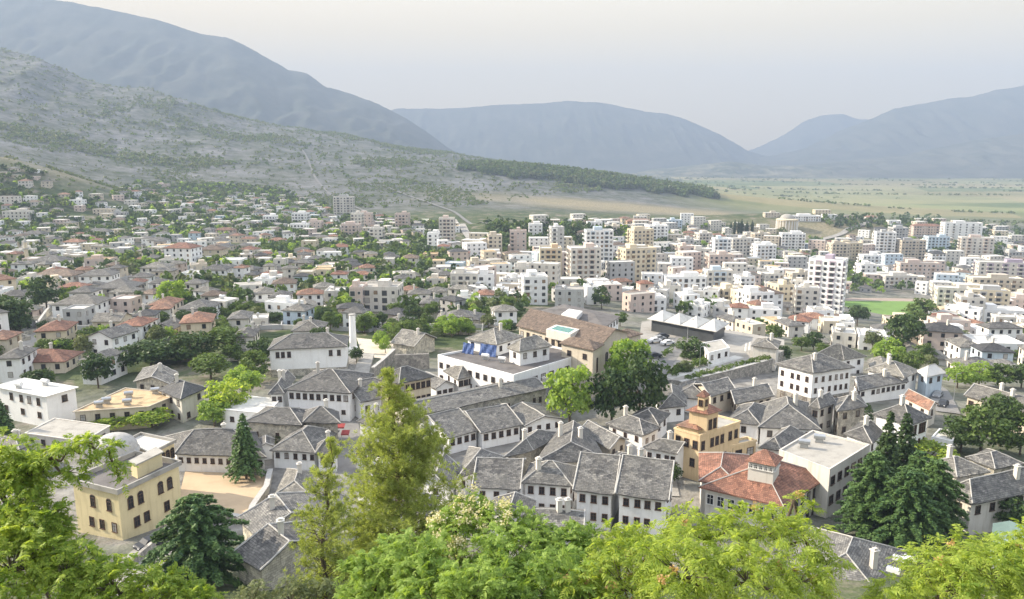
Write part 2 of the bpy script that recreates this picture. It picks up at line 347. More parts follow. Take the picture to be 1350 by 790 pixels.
# ================================================================== SETTING
def grid(nu, nv):
    i = np.arange(nu * nv).reshape(nu, nv)
    return np.stack([i[:-1, :-1], i[1:, :-1], i[1:, 1:], i[:-1, 1:]], -1).reshape(-1, 4)
def ground():
    nt, ny = 560, 700
    t = np.linspace(-1.35, 1.35, nt); ly = np.linspace(np.log(25), np.log(9120), ny)
    T, LY = np.meshgrid(t, ly, indexing='ij'); Yp = np.exp(LY) ; Y = Yp - 60; X = T * (Yp + 30)
    Z = zt(X, Y); V = np.stack([X, Y, Z], -1).reshape(-1, 3)
    m, n, l, b = newmat('ground_cover'); p = geo_pos(n)
    a1 = n.new('ShaderNodeAttribute'); a1.attribute_name = 'zone'
    sep = n.new('ShaderNodeSeparateColor'); l.new(a1.outputs['Color'], sep.inputs[0])
    # town: garden green, dry earth and paving in patches
    t1 = tex(n, l, 'Noise', 0.06, p, Detail=8.0, Roughness=0.7); t2 = tex(n, l, 'Noise', 0.35, p, Detail=5.0)
    town = ramp(n, l, t1.outputs[0], [(0.38, (.035, .055, .02)), (0.52, (.075, .095, .04)), (0.60, (.17, .15, .115)), (0.70, (.25, .23, .20))])
    # mountain side: grey scree with dry grass and scrub
    t3 = tex(n, l, 'Noise', 0.011, p, Detail=9.0, Roughness=0.68); t4 = tex(n, l, 'Noise', 0.05, p, Detail=6.0, Roughness=0.75)
    sc = ramp(n, l, t3.outputs[0], [(0.38, (.03, .045, .02)), (0.48, (.07, .08, .045)), (0.55, (.13, .13, .125)), (0.68, (.25, .25, .26))])
    sc = mixc(n, l, 0.55, sc, ramp(n, l, t4.outputs[0], [(0.40, (.035, .05, .025)), (0.60, (.19, .188, .19))]))
    # valley: long field strips
    mp = n.new('ShaderNodeMapping'); mp.inputs['Scale'].default_value = (1 / 800., 1 / 420., 0); mp.inputs['Rotation'].default_value = (0, 0, R(8)); l.new(p, mp.inputs[0])
    vo = tex(n, l, 'Voronoi', 1.0, mp.outputs[0], Randomness=0.8)
    sx = n.new('ShaderNodeSeparateColor'); l.new(vo.outputs['Color'], sx.inputs[0])
    fld = ramp(n, l, sx.outputs[0], [(0.15, (.11, .15, .05)), (0.35, (.24, .21, .10)), (0.6, (.31, .27, .15)), (0.85, (.20, .23, .09))])
    t5 = tex(n, l, 'Noise', 0.004, p, Detail=8.0, Roughness=0.7)
    fld = mixc(n, l, 0.3, fld, ramp(n, l, t5.outputs[0], [(0.42, (.06, .09, .04)), (0.55, (.28, .25, .14))]))
    c = mixc(n, l, sep.outputs[0], town, sc); c = mixc(n, l, sep.outputs[1], c, fld)
    c = mixc(n, l, sep.outputs[2], c, ramp(n, l, t2.outputs[0], [(0.35, (.17, .15, .09)), (0.65, (.31, .27, .18))]))
    a2 = n.new('ShaderNodeAttribute'); a2.attribute_name = 'paved'
    c = mixc(n, l, a2.outputs['Fac'], c, ramp(n, l, t2.outputs[0], [(0.3, (.13, .125, .115)), (0.5, (.21, .20, .185)), (0.7, (.28, .27, .25))]))
    l.new(c, b.inputs['Base Color']); b.inputs['Roughness'].default_value = 0.95; b.inputs['Specular IOR Level'].default_value = 0.1
    bumpn(n, l, b, t4.outputs[0], 0.6, 3.0)
    o = fastmesh('ground', V, grid(nt, ny), [m], smooth=True)
    x, y, z = V.T
    s = x / np.maximum(y, 30)
    hill = np.clip((y - 1010 - 380 * np.clip(s, -.5, .3)) / 120, 0, 1) * (y < 1e9)
    fieldm = np.clip((s - 0.10 + (y - 2000) / 6000) / 0.12, 0, 1) * np.clip((y - 1250) / 350, 0, 1)
    dry = np.exp(-(((x - 230) / 330) ** 2 + ((y - 1270) / 130) ** 2)) + np.exp(-(((x + 640) / 160) ** 2 + ((y - 930) / 90) ** 2)) * .8 + np.exp(-(((x - 420) / 160) ** 2 + ((y - 960) / 60) ** 2)) * .7
    dry = np.clip(dry * 1.5 - .25 + (vnoise(x / 40, y / 25) - .5) * .5, 0, 1)
    ca = o.data.color_attributes.new('zone', 'FLOAT_COLOR', 'POINT')
    ca.data.foreach_set('color', np.stack([hill, fieldm, dry, np.ones_like(x)], 1).astype(np.float32).ravel())
    pv = np.exp(-(((x - 12) / 62) ** 4 + ((y - 150) / 60) ** 4)) + np.exp(-(((x + 60) / 55) ** 4 + ((y - 140) / 45) ** 4)) + np.exp(-(((x - 95) / 60) ** 4 + ((y - 190) / 48) ** 4)) * .8 + .75 * np.clip((s - .05) / .1, 0, 1) * np.clip((y - 240) / 60, 0, 1) * np.clip((820 - y) / 120, 0, 1)
    pv = np.clip(pv * (1.25 - .9 * fbm(x / 14, y / 14, 3)) * 1.1, 0, 1); at = o.data.attributes.new('paved', 'FLOAT', 'POINT'); at.data.foreach_set('value', pv.astype(np.float32))
    struct(o)
ground()
def mountain(name, sil, Yr, Yf, zb, Yb, amp, c1, c2, ns=260, nv=90, seed=0, rough=1.0):
    px = np.array([q[0] for q in sil], float); py = np.array([q[1] for q in sil], float)
    pp = np.linspace(px[0], px[-1], ns)
    yy = np.interp(pp, px, py)
    el = np.array([ang(q) for q in yy]); zr = Yr * np.tan(el)
    c = Yr * cos(TH) - zr * sin(TH); s = (pp - 675) / F_PX * c / Yr
    v = np.linspace(0, 1, nv)
    S, V_ = np.meshgrid(s, v, indexing='ij'); ZR = np.repeat(zr[:, None], nv, 1)
    k = 0.72
    Y = np.where(V_ < k, Yf + (Yr - Yf) * V_ / k, Yr + (Yb - Yr) * (V_ - k) / (1 - k))
    prof = np.where(V_ < k, (V_ / k) ** 1.25, 1 - ((V_ - k) / (1 - k)) ** 1.2)
    X = S * Y; sc = (Yr) / 5.5
    nz = fbm(X / sc * 9 + seed, Y / sc * 3 + seed, 5, True) - 0.6
    H = (ZR - zb)
    Z = zb + H * prof + amp * nz * np.sin(np.clip(prof, 0, 1) * pi * .93) * rough
    Z = Z + (fbm(X / sc * 22 + seed, Y / sc * 4, 3) - .5) * amp * 0.06 * (prof > .6)
    m, n, l, b = newmat(name + '_cover'); p = geo_pos(n)
    t = tex(n, l, 'Noise', 6.0 / sc, p, Detail=9.0, Roughness=0.65)
    l.new(ramp(n, l, t.outputs[0], [(0.38, c1), (0.62, c2)]), b.inputs['Base Color']); b.inputs['Roughness'].default_value = 1.0
    b.inputs['Specular IOR Level'].default_value = 0.05
    o = fastmesh(name, np.stack([X, Y, Z], -1).reshape(-1, 3), grid(ns, nv), [m], smooth=True); struct(o); return o
g1, g2 = (.05, .06, .045), (.085, .088, .07)
mountain('mountain', [(-500,-14),(-60,-14),(-40,-13),(40,-4),(95,3),(140,12),(200,24),(265,45),(300,50),(335,66),(380,92),(405,97),(430,115),(465,124),(500,138),(530,153),(560,172),(590,194),(640,222),(700,250)], 4700, 2650, -125, 6600, 55, g1, g2, seed=3)
mountain('mountain', [(380,200),(470,160),(525,143),(600,143),(650,139),(700,137),(745,133),(800,136),(850,147),(880,150),(905,158),(950,178),(985,198),(1010,206),(1060,216)], 7000, 5400, -130, 8300, 60, g1, g2, seed=11)
mountain('mountain', [(900,222),(960,207),(1000,194),(1035,177),(1060,160),(1085,152),(1110,150),(1130,157),(1180,160),(1300,165),(1500,160),(1750,150)], 8600, 7400, -130, 9000, 50, g1, g2, seed=5)
mountain('mountain', [(960,222),(1010,207),(1060,196),(1110,172),(1150,156),(1180,143),(1210,138),(1250,131),(1280,127),(1310,119),(1350,113),(1420,98),(1700,98)], 6700, 5200, -130, 8400, 75, g1, g2, seed=21)
mountain('foothill', [(1040,224),(1085,216),(1130,211),(1190,205),(1230,196),(1290,184),(1350,176),(1450,160),(1700,140)], 5300, 4400, -131, 6400, 50, (.05,.06,.04), (.11,.11,.085), seed=31)
mountain('foothill', [(840,228),(880,222),(925,217),(960,213),(1010,219),(1060,218),(1130,224),(1180,228)], 5100, 4350, -131, 6200, 40, (.05,.065,.035), (.18,.17,.12), seed=41)
mountain('foothill', [(560,222),(600,210),(640,209),(690,213),(740,221),(800,226),(850,232),(905,243),(960,256),(1000,266)], 3300, 2500, -131, 4300, 40, (.05,.07,.035), (.15,.15,.10), seed=51)
def haze():
    m = bpy.data.materials.new('haze_air'); m.use_nodes = True; n = m.node_tree.nodes; l = m.node_tree.links
    n.remove(n['Principled BSDF']); v = n.new('ShaderNodeVolumePrincipled'); v.inputs['Density'].default_value = HAZE
    v.inputs['Color'].default_value = (.39, .495, .68, 1); v.inputs['Anisotropy'].default_value = 0.0
    l.new(v.outputs[0], n['Material Output'].inputs['Volume'])
    b = MB(); b.box((0, 3600, 421), (27000, 11300, 1150)); o = b.build('haze', [m]); struct(o, 'stuff')
haze()
# ================================================================== BUILDINGS
_WC = {}; _wr = random.Random(4)
def win_meshes(w, h, style, lod, v=0):
    key = (round(w, 2), round(h, 2), style, lod, v); pm = ['glass' if lod < 2 else 'glass_far', 'curtain', 'shutter'][v]
    if key in _WC: return _WC[key]
    fm = {'white': 'frame', 'dark': 'frame_dark', 'wood': 'wood'}[style.split('_')[0]]
    arch = style.endswith('arch')
    a = MB(); t = 0.09
    if lod == 0:
        a.box((-w / 2 + t / 2, -.03, 0), (t, .1, h)); a.box((w / 2 - t / 2, -.03, 0), (t, .1, h))
        a.box((0, -.035, h / 2 - t / 2), (w - 2 * t - .004, .1, t)); a.box((0, -.06, -h / 2 + t / 2), (w + .12, .2, t))
        a.box((0, -.02, 0), (.05, .06, h - 2 * t - .01)); a.box((0, -.018, h * .12), (w - 2 * t - .01, .05, .05))
        if arch:
            pts = [(w / 2 * cos(q), h / 2 + w / 2 * sin(q) * .9) for q in np.linspace(0, pi, 9)]
            for p, q in zip(pts[:-1], pts[1:]): a.tube((p[0], -.03, p[1]), (q[0], -.03, q[1]), .055, n=4)
        g = MB(); g.box((0, .0, 0), (w - t, .05, h - t))
        if arch:
            k = [(w / 2 * .93 * cos(q), -.03, h / 2 - .05 + w / 2 * .85 * sin(q)) for q in np.linspace(0, pi, 9)]
            g.quad(*k)
        fo = a.build('window', [fm]); go = g.build('pane', [pm])
        r = (fo.data, go.data); bpy.data.objects.remove(fo); bpy.data.objects.remove(go)
    else:
        a.box((0, -.02, 0), (w + .1, .07, h + .1), m=0); a.box((0, -.045, 0), (w - .08, .07, h - .08), m=1)
        fo = a.build('window', [fm, pm]); r = (fo.data, None); bpy.data.objects.remove(fo)
    _WC[key] = r; return r
def add_window(root, org, p, rz, w, h, style='dark', lod=0):
    u = _wr.random(); fm, gm = win_meshes(w, h, style, lod, (1 if u < .12 else 2 if u < .22 else 0) if lod else (1 if u < .08 else 0))
    o = bpy.data.objects.new('window', fm); col.objects.link(o); o.parent = root
    o.location = (p[0] - org[0], p[1] - org[1], p[2] - org[2]); o.rotation_euler = (0, 0, rz)
    if gm is not None:
        g = bpy.data.objects.new('pane', gm); col.objects.link(g); g.parent = o
    return o
def inset(q, d):
    q = [np.array(p[:2], float) for p in q]; n = len(q); out = []
    for i in range(n):
        a, b, c = q[i - 1], q[i], q[(i + 1) % n]
        e1 = (b - a) / np.linalg.norm(b - a); e2 = (c - b) / np.linalg.norm(c - b)
        n1 = np.array([-e1[1], e1[0]]); n2 = np.array([-e2[1], e2[0]])
        k = 1 + n1 @ n2; out.append(b + (n1 + n2) / max(k, .3) * d)
    return out
def ccw(q):
    a = sum(q[i][0] * q[(i + 1) % len(q)][1] - q[(i + 1) % len(q)][0] * q[i][1] for i in range(len(q)))
    return q if a > 0 else [q[0]] + q[:0:-1]
def roof_geo(q, ze, kind, rise, th=.16):
    """q: 4 eave corners (ccw), returns faces of the roof shell, ridge segments"""
    q = [np.array([p[0], p[1], ze]) for p in q]
    L0 = np.linalg.norm(q[1] - q[0]) + np.linalg.norm(q[2] - q[3]); L1 = np.linalg.norm(q[2] - q[1]) + np.linalg.norm(q[3] - q[0])
    if kind.endswith('x'): L1 = L0 + 1; kind = kind[:-1]       # ridge runs front to back
    if kind.endswith('y'): L0 = L1 + 1; kind = kind[:-1]
    sh = 0
    if L0 < L1: q = q[1:] + q[:1]; sh = 1
    a, b, c, d = q; m1 = (a + d) / 2; m2 = (b + c) / 2; D = m2 - m1; L = np.linalg.norm(D); wd = min(np.linalg.norm(a - d), np.linalg.norm(b - c))
    i1 = i2 = 0
    if kind == 'hip': i1 = i2 = min(.5 * wd, .47 * L)
    if kind == 'hipl': i1 = min(.5 * wd, .47 * L)
    if kind == 'hipr': i2 = min(.5 * wd, .47 * L)
    up = np.array([0, 0, rise]); r1 = m1 + D / L * i1 + up; r2 = m2 - D / L * i2 + up
    return q, r1, r2, i1, i2, sh
def wob(p): return .34 * (float(fbm(p[0] / 2.6, p[1] / 2.6, 3)) - .5)
def roughen(me, org):
    bm = bmesh.new(); bm.from_mesh(me); bmesh.ops.remove_doubles(bm, verts=bm.verts, dist=.001)
    for _ in range(2): bmesh.ops.subdivide_edges(bm, edges=[e for e in bm.edges if e.calc_length() > 1.6], cuts=2, use_grid_fill=True)
    co = np.array([v.co[:] for v in bm.verts]); w = .34 * (fbm((co[:, 0] + org[0]) / 2.6, (co[:, 1] + org[1]) / 2.6, 3) - .5) + (vnoise((co[:, 0] + org[0]) * 2.1, (co[:, 1] + org[1]) * 2.1) - .5) * .07
    for v, d in zip(bm.verts, w): v.co.z += d
    bmesh.ops.triangulate(bm, faces=bm.faces[:]); bm.to_mesh(me); bm.free()
class Bld: pass
ALLB = []
def building(name, label, cat, q, ze, h, roof='hip', rise=None, over=.55, wall='white', roofm='slate', wins='auto', group=None, chim=0,
             wst='dark', lod=0, ww=1.0, wh=1.35, sp=2.5, base=None, baseh=0, rows=None, caps=True, para=.7, sink=3, edges=None, floor_h=3.0, seed=None, top_gap=.75, parts_color=None, inm=False):
    rnd = random.Random(seed if seed is not None else int(q[0][0] * 13 + q[0][1] * 7))
    q = ccw([np.array(p[:2], float) for p in q]); cen = sum(q) / len(q)
    g = min(gz(p[0], p[1]) for p in q); org = (float(cen[0]), float(cen[1]), float(ze - h))
    root = empty(name, label, cat, org, group)
    flat = roof.startswith('flat')
    wq = inset(q, over) if over > 0 else [p.copy() for p in q]
    zb = ze - h - sink
    W = MB(); W.prism(wq, zb, ze - .02 if not flat else ze, m=0)
    if base and baseh > 0:
        Bm = MB(); Bm.prism(inset(wq, -.05), zb, ze - h + baseh)
    if rise is None: rise = .27 * min(np.linalg.norm(q[1] - q[0]), np.linalg.norm(q[2] - q[1]))
    rise *= .78
    if not flat:
        qq, r1, r2, i1, i2, sh = roof_geo(q, ze, roof, rise)
        a, b, c, d = qq; T = MB(); dn = np.array([0, 0, .2])
        fs = [(a, b, r2, r1), (c, d, r1, r2)]
        fs.append((b, c, r2)); fs.append((d, a, r1))
        if i1 == 0: fs.pop(3)
        if i2 == 0: fs.pop(2)
        for f in fs: T.quad(*f)
        for f in fs: T.quad(*[p - dn for p in f[::-1]])
        ring = [(a, b), (b, c), (c, d), (d, a)]
        if i2 == 0: ring[1:2] = [(b, r2), (r2, c)]
        if i1 == 0: ring[-1:] = [(d, r1), (r1, a)]
        for p, s in ring: T.quad(p - dn, s - dn, s, p)
        if (i1 == 0 or i2 == 0):
            wl = [np.array([*p, ze]) for p in (wq if sh == 0 else wq[1:] + wq[:1])]
            rr = .93
            if i1 == 0:
                m = (wl[3] + wl[0]) / 2; W.quad(wl[3] - (0, 0, .03), wl[0] - (0, 0, .03), m + (0, 0, rise - .32))
            if i2 == 0:
                m = (wl[1] + wl[2]) / 2; W.quad(wl[1] - (0, 0, .03), wl[2] - (0, 0, .03), m + (0, 0, rise - .32))
    W.build('wall', [wall], root, org)
    if base and baseh > 0: Bm.build('stone_base', [base], root, org)
    if not flat:
        rough = lod == 0 and roofm.startswith('slate')
        ro = T.build('roof', [roofm], root, org)
        if rough: roughen(ro.data, org)
        if caps and lod == 0:
            K = MB(); u = np.array([0, 0, .05])
            def cap(p, r, rad):
                N = 7 if rough else 1; Q = [p + (r - p) * k / N for k in range(N + 1)]
                if rough: Q = [q_ + np.array([0, 0, wob(q_)]) for q_ in Q]
                for q0, q1 in zip(Q[:-1], Q[1:]): K.tube(q0 + u, q1 + u, rad * rnd.uniform(.8, 1.2), n=5)
            cap(r1, r2, .1)
            for p, r in ((a, r1), (d, r1), (b, r2), (c, r2)): cap(p, r, .09 if (i1 if r is r1 else i2) else .12)
            K.build('ridge_cap', ['cement'], ro, org)
    else:
        T = MB(); T.prism(inset(q, .25), ze + .004, ze + .03); ro = T.build('roof', [roofm], root, org)
        if para > 0:
            K = MB(); o_, i_ = q, inset(q, .25)
            for k in range(len(q)):
                j = (k + 1) % len(q)
                K.quad((*o_[k], ze), (*o_[j], ze), (*o_[j], ze + para), (*o_[k], ze + para)); K.quad((*i_[j], ze), (*i_[k], ze), (*i_[k], ze + para), (*i_[j], ze + para))
                K.quad((*o_[k], ze + para), (*o_[j], ze + para), (*i_[j], ze + para), (*i_[k], ze + para))
                if over > 0: K.quad((*o_[k], ze), (*wq[k], ze), (*wq[j], ze), (*o_[j], ze))
            K.build('parapet', [wall if parts_color is None else parts_color], root, org)
    if lod == 0 and not flat and chim == 0 and roofm.startswith('slate') and caps: chim = rnd.choice([0, 0, 1, 1, 2])
    for k in range(chim):
        t = .25 + .5 * rnd.random(); s = .3 + .4 * rnd.random()
        p = (q[0] * (1 - t) + q[1] * t) * (1 - s) + (q[3] * (1 - t) + q[2] * t) * s
        hh = rise * (1 - abs(2 * s - 1)) if not flat else 0
        K = MB(); K.box((p[0], p[1], ze + hh * .6 + .9), (.7, .6, 2.0 + .4 * hh), .3); K.box((p[0], p[1], ze + hh * .8 + 1.96 + .0), (.95, .85, .12), .3)
        K.box((p[0], p[1], ze + hh * .8 + 2.14), (.5, .4, .24), .3)
        K.build('chimney', ['offwhite'], ro, org)
    # windows
    if wins:
        for e in range(len(wq)):
            if edges is not None and e not in edges: continue
            p, s = wq[e], wq[(e + 1) % len(wq)]; d = s - p; L = np.linalg.norm(d); d = d / L; nrm = np.array([d[1], -d[0]])
            mid = (p + s) / 2
            if nrm @ (-mid) / np.linalg.norm(mid) < -.12: continue
            spec = wins.get(e) if isinstance(wins, dict) else 'auto'
            if spec is None: continue
            rz = atan2(d[1], d[0])
            if spec == 'auto':
                nr = max(1, int((h - .4) / floor_h)); n = max(1, int((L - 1.0) / sp)); spec = []
                for r in range(nr): spec.append((top_gap + wh / 2 + r * floor_h, n, ww, wh, wst))
            for (dz, n, w, hgt, st) in spec:
                if isinstance(n, int): ts = [(i + .5) / n for i in range(n)]; jit = .12 if lod == 0 else 0
                else: ts = n; jit = 0
                for t in ts:
                    if jit and wins == 'auto' and rnd.random() < .06: continue
                    pt = p + d * L * t + nrm * .02
                    add_window(root, org, (pt[0], pt[1], ze - dz), rz, w, hgt, st, lod)
    B = Bld(); B.root = root; B.q = q; B.wq = wq; B.ze = ze; B.h = h; B.org = org; B.cen = cen; B.roof = ro; B.rise = rise
    B.rad = .5 * max(np.linalg.norm(q[0] - q[2]), np.linalg.norm(q[1] - q[3])); ALLB.append(B); return B
def solve(pts, h, zg=None):
    """eave corners given in pixels -> plan corners; h above the ground under them"""
    ze = -50.0 if zg is None else zg + h
    for _ in range(1 if zg is not None else 12):
        Q = [P(px, py, ze) for px, py in pts]
        if zg is None: ze = .5 * ze + .5 * (np.mean([gz(q[0], q[1]) for q in Q]) + h)
    return [P(px, py, ze)[:2] for px, py in pts], ze
def BP(name, label, cat, pts, h, dep=None, zg=None, **kw):
    """pts: 2, 3 or 4 eave corners in pixels going left, front, right, back; dep: depth in metres when only two are given"""
    Q, ze = solve(pts, h, zg)
    if len(Q) == 2:
        a, b = Q; d = (b - a) / np.linalg.norm(b - a); n = np.array([-d[1], d[0]]); Q = [a, b, b + n * dep, a + n * dep]
    elif len(Q) == 3: Q = [Q[0], Q[1], Q[2], Q[0] + Q[2] - Q[1]]
    return building(name, label, cat, Q, ze, h, **kw)
G1 = 'stone-roofed houses of the old bazaar'
sh, wh_, ths = 'stone_roof_house', 'house', 'house'
# ---- front rows, centre
def front_rows():
    w2 = lambda n, n2=None, ww=.85, hh=1.25: [(1.35, n, ww, hh, 'wood'), (4.1, n if n2 is None else n2, ww, hh, 'wood')]
    BP(sh, 'white two-storey house with pyramid slate roof and four windows a floor, behind the front leaves', 'house', [(687,636),(755,641),(763,616)], 6.3, rise=3.0, wins={0: w2(4), 1: w2(2), 3: w2(1)}, chim=1, group=G1)
    BP(sh, 'low white slate-roofed wing joined to the left of the pyramid-roofed white house', 'house', [(622,643),(686,645.5)], 5.2, dep=12, roof='gabley', rise=3.0, wins={0: w2(3)}, group=G1)
    BP(sh, 'white slate-roofed wing joined to the right of the pyramid-roofed white house', 'house', [(755,646),(810,652)], 6.0, dep=14, roof='gabley', rise=4.0, wins={0: w2(3)}, group=G1)
    BP(sh, 'long white house with wide slate roof ending the front row, right of its white neighbours', 'house', [(811,651),(882,660)], 6.0, dep=14, roof='gabley', rise=4.0, chim=1, wins={0: [(1.35,(.15,.4,.62,.85),.85,1.25,'wood'),(4.1,(.15,.4,.62),.85,1.25,'wood')], 1: w2(2)}, group=G1)
    BP(sh, 'white house with bent slate roof and stone windows, left of the pyramid-roofed house', 'house', [(600,634),(633,619),(664,602),(618,589)], 5.0, roof='hip', rise=2.2, wins={0: [(1.5,2,.8,1.2,'wood')], 1: [(1.6,3,.8,1.2,'wood')], 3: []}, group=G1)
    BP(sh, 'slate-roofed house with beige stone wall curving behind the bent-roofed white house', 'house', [(664,603),(703,594),(742,571),(694,573)], 4.6, roof='hip', rise=2.3, wall='stone', wins=None, group=G1)
    BP(sh, 'broad slate-roofed hall in the middle of the roofs behind the pyramid-roofed house', 'hall', [(702,612),(800,606),(776,566),(738,563)], 5.0, roof='hip', rise=3.2, wall='stone', wins='auto', sp=4, chim=2, group=G1)
    BP(sh, 'stone house with slate gable roof and bare beige gable end facing right', 'house', [(763,569),(804,592),(829,580),(787,558)], 4.6, roof='gabley', rise=1.8, wall='beige', wins={1: [(1.2,2,.7,.9,'dark')]}, group=G1)
    BP(sh, 'low slate-roofed outbuilding tucked between the gable-end house and the front row', 'house', [(800,612),(851,616),(851,604),(812,595)], 3.6, roof='hip', rise=1.6, wall='stone', wins=None, chim=1, group=G1)
    BP(sh, 'white hip-roofed house with few windows, left of the yellow lantern building', 'house', [(798,558.5),(848,574.5),(872,563)], 4.8, rise=2.2, wins={0: [(1.3,3,.7,1.1,'wood')], 1: [(1.9,(.3,.72),.8,1.3,'wood')]}, group=G1)
    BP(sh, 'white slate-roofed house with an ivy patch, just below the yellow lantern building', 'house', [(845,590),(893,598.5),(912,591)], 5.2, rise=2.0, roof='hipl', wins={0: [(1.5,(.12,.42,.7,.9),.8,1.3,'wood')]}, chim=1, group=G1)
    # scalloped row
    BP(sh, 'white shop row with slate roof and four dark windows, behind the tall yellow-green pine', 'shops', [(591,578),(633,567)], 3.6, dep=15, roof='gabley', rise=3.2, wins={0: [(1.3,(.12,.37,.63,.88),.95,1.3,'wood')]}, group=G1)
    BP(sh, 'white slate-roofed shop row with many windows, below the long pale stone hall', 'shops', [(634,571),(690,560)], 3.6, dep=14, roof='gabley', rise=3.0, wins={0: [(1.3,5,.95,1.3,'wood')]}, group=G1)
    BP(sh, 'end of the white shop row nearest the round tree, slate roof stepping down', 'shops', [(691,562),(745,552)], 3.4, dep=10, roof='gable', rise=1.8, wins={0: [(1.2,4,.9,1.2,'wood')]}, group=G1)
    BP('long_hall', 'long low-pitched slate-roofed hall with plain beige wall and tiny windows', 'hall', [(545,549),(722.5,511.5)], 6.0, dep=9.5, roof='gable', rise=1.6, wall='stone', over=.3,
       wins={0: [(2.4,(.47,.52,.6,.645,.69,.80,.90,.95),.75,1.3,'dark')], 1: [(1.6,(.55,),.9,1.5,'dark')]})
    for lb, q, h_, kw in [('slate-roofed house with white wall hidden behind the tall yellow-green pine', [(522,590),(572,603),(590,580),(545,566)], 4.0, {}),
        ('white gabled house beside the pine, nearest the bent-roofed white house', [(552,632),(596,648),(606,615),(566,604)], 5.0, dict(roof='gablex')),
        ('small slate roof between the bazaar street and the pine, on the left side', [(466,636),(498,646),(512,622),(482,612)], 3.8, {}),
        ('long low slate roof between the pine trunk and the front white row', [(500,668),(560,684),(582,655),(524,640)], 3.6, {}),
        ('slate-roofed shed between the long pale hall and the two large green trees', [(748,582),(776,588),(790,574),(764,568)], 3.0, dict(wins=None)),
        ('narrow slate roof wedged behind the square stone house at the street bend', [(470,556),(497,562),(512,549),(486,543)], 3.4, dict(wins=None)),
        ('grey slate-roofed house filling the corner right of the flat concrete roof', [(1112,572),(1150,585),(1170,566),(1134,556)], 5.0, {}),
        ('low whitish house in front of the tall two-tone house', [(1228,577),(1256,583),(1262,570),(1238,566)], 3.2, dict(roof='flat', roofm='pale_roof', over=0, wins=None, para=.2)),
        ('slate-roofed row left of the lantern building, behind the white hip-roofed house', [(826,552),(868,560),(884,545),(846,538)], 4.2, {}),
        ('slate roof between the broad lit-slope roof and the flat concrete building', [(1000,590),(1030,594),(1062,572),(1030,566)], 4.0, {}),
        ('dull slate roof at the foot of the brown-roofed hotel, left of the dark trees', [(700,520),(722,524),(735,512),(716,508)], 3.5, dict(wins=None))]:
        BP(sh, lb, 'house', q, h_, rise=2.2, group=G1, **kw)
    # row by the street
    BP('town_hall', 'long white two-storey hall with eight upper windows and hipped slate roof', 'hall', [(376,514),(452,518),(475,515.5),(448,500),(400,498)][:3]+[(420,494)] if False else [(375,514),(462,518.5)], 6.6, dep=15, rise=3.7, wins={0: [(1.45,9,.95,1.35,'wood'),(4.6,(.15,.42,.68,.9),.9,1.0,'wood')], 1: [(1.45,3,.95,1.35,'wood'),(4.6,2,.95,1.35,'wood')], 3: [(1.45,2,.95,1.35,'wood')]})
    BP(sh, 'short white wing left of the long white eight-window hall', 'house', [(353,520),(375,519.5)], 5.8, dep=12, rise=2.6, roof='hipl', wins={0: [(1.35,2,.9,1.25,'wood'),(4.3,2,.9,1.25,'wood')]}, group=G1)
    BP(sh, 'plain white slate-roofed house between the long white hall and the yellow balcony house', 'house', [(475,530.5),(525,520)], 4.4, dep=14, rise=3.4, roof='gabley', wins={0: [(2.0,(.17,.42,.84),1.1,1.5,'wood')]}, group=G1)
    b = BP('balcony_house', 'cream three-storey house with pyramid slate roof and long balcony', 'house', [(493,499),(526,506),(573.5,496.5)], 8.6, rise=3.2, wall='cream', wins={0: [], 1: [(1.5,6,1.0,1.5,'wood'),(4.7,6,1.0,1.6,'wood'),(7.6,5,1.0,1.2,'dark')]})
    p, s = b.wq[1], b.wq[2]; d = (s - p); L = np.linalg.norm(d); d /= L; n = np.array([d[1], -d[0]]); m = p + d * L * .55 + n * .6; K = MB(); rz = atan2(d[1], d[0])
    K.box((m[0], m[1], b.ze - 5.7), (L * .6, 1.1, .15), rz); e = m + n * .5
    for k in range(12): t = e + d * L * .6 * (k / 11 - .5); K.box((t[0], t[1], b.ze - 5.2), (.06, .06, .9), rz)
    K.box((e[0], e[1], b.ze - 4.72), (L * .6, .08, .08), rz); K.build('balcony', ['frame_dark'], b.root, b.org)
    BP(sh, 'small white slate-roofed link between the cream balcony house and the pale-roofed house', 'house', [(574,513),(602,507)], 4.2, dep=9, rise=2.0, roof='gable', wins={0: [(1.6,3,1.1,1.6,'wood')]}, group=G1)
    BP(sh, 'white two-storey house with pale sunlit slate roof and a band of four windows', 'house', [(584,489),(603,500.5),(634,493.5)], 5.6, rise=2.6, wins={1: [(1.4,4,1.25,1.5,'wood'),(4.3,2,1.0,1.2,'wood')], 0: [(1.4,2,1,1.3,'wood')]}, group=G1, roofm='slate_warm')
    # left centre
    BP(sh, 'large slate-roofed hall with a row of small square windows behind the sandy yard', 'hall', [(212,577),(230,598.5),(352,603),(338,570)], 3.6, rise=4.0, over=.4, wins={1: [(1.3,11,.75,1.05,'wood')], 0: [(1.3,2,.75,1.05,'wood')]}, chim=1, group=G1)
    BP(sh, 'beige stone house with low slate roof standing above the conifer of the sandy yard', 'house', [(322,556),(398,560.5)], 5.6, dep=9, roof='hip', rise=2.2, wall='stone', wins={0: [(2.6,(.15,.55,.85),.75,1.0,'wood')]}, group=G1)
    BP(sh, 'square stone house with pyramid slate roof and satellite dish', 'house', [(399,557),(449,558),(447,543)], 6.0, rise=2.8, wall='stone', wins={0: [(2.4,(.2,.5,.8),.8,1.2,'wood')]}, group=G1)
    BP(sh, 'white low house with hipped slate roof facing the stone wall, five small windows', 'house', [(355,593),(416,597)], 3.7, dep=11.5, rise=3.0, wins={0: [(1.2,(.1,.32,.54,.76,.95),.75,1.1,'wood')]}, group=G1)
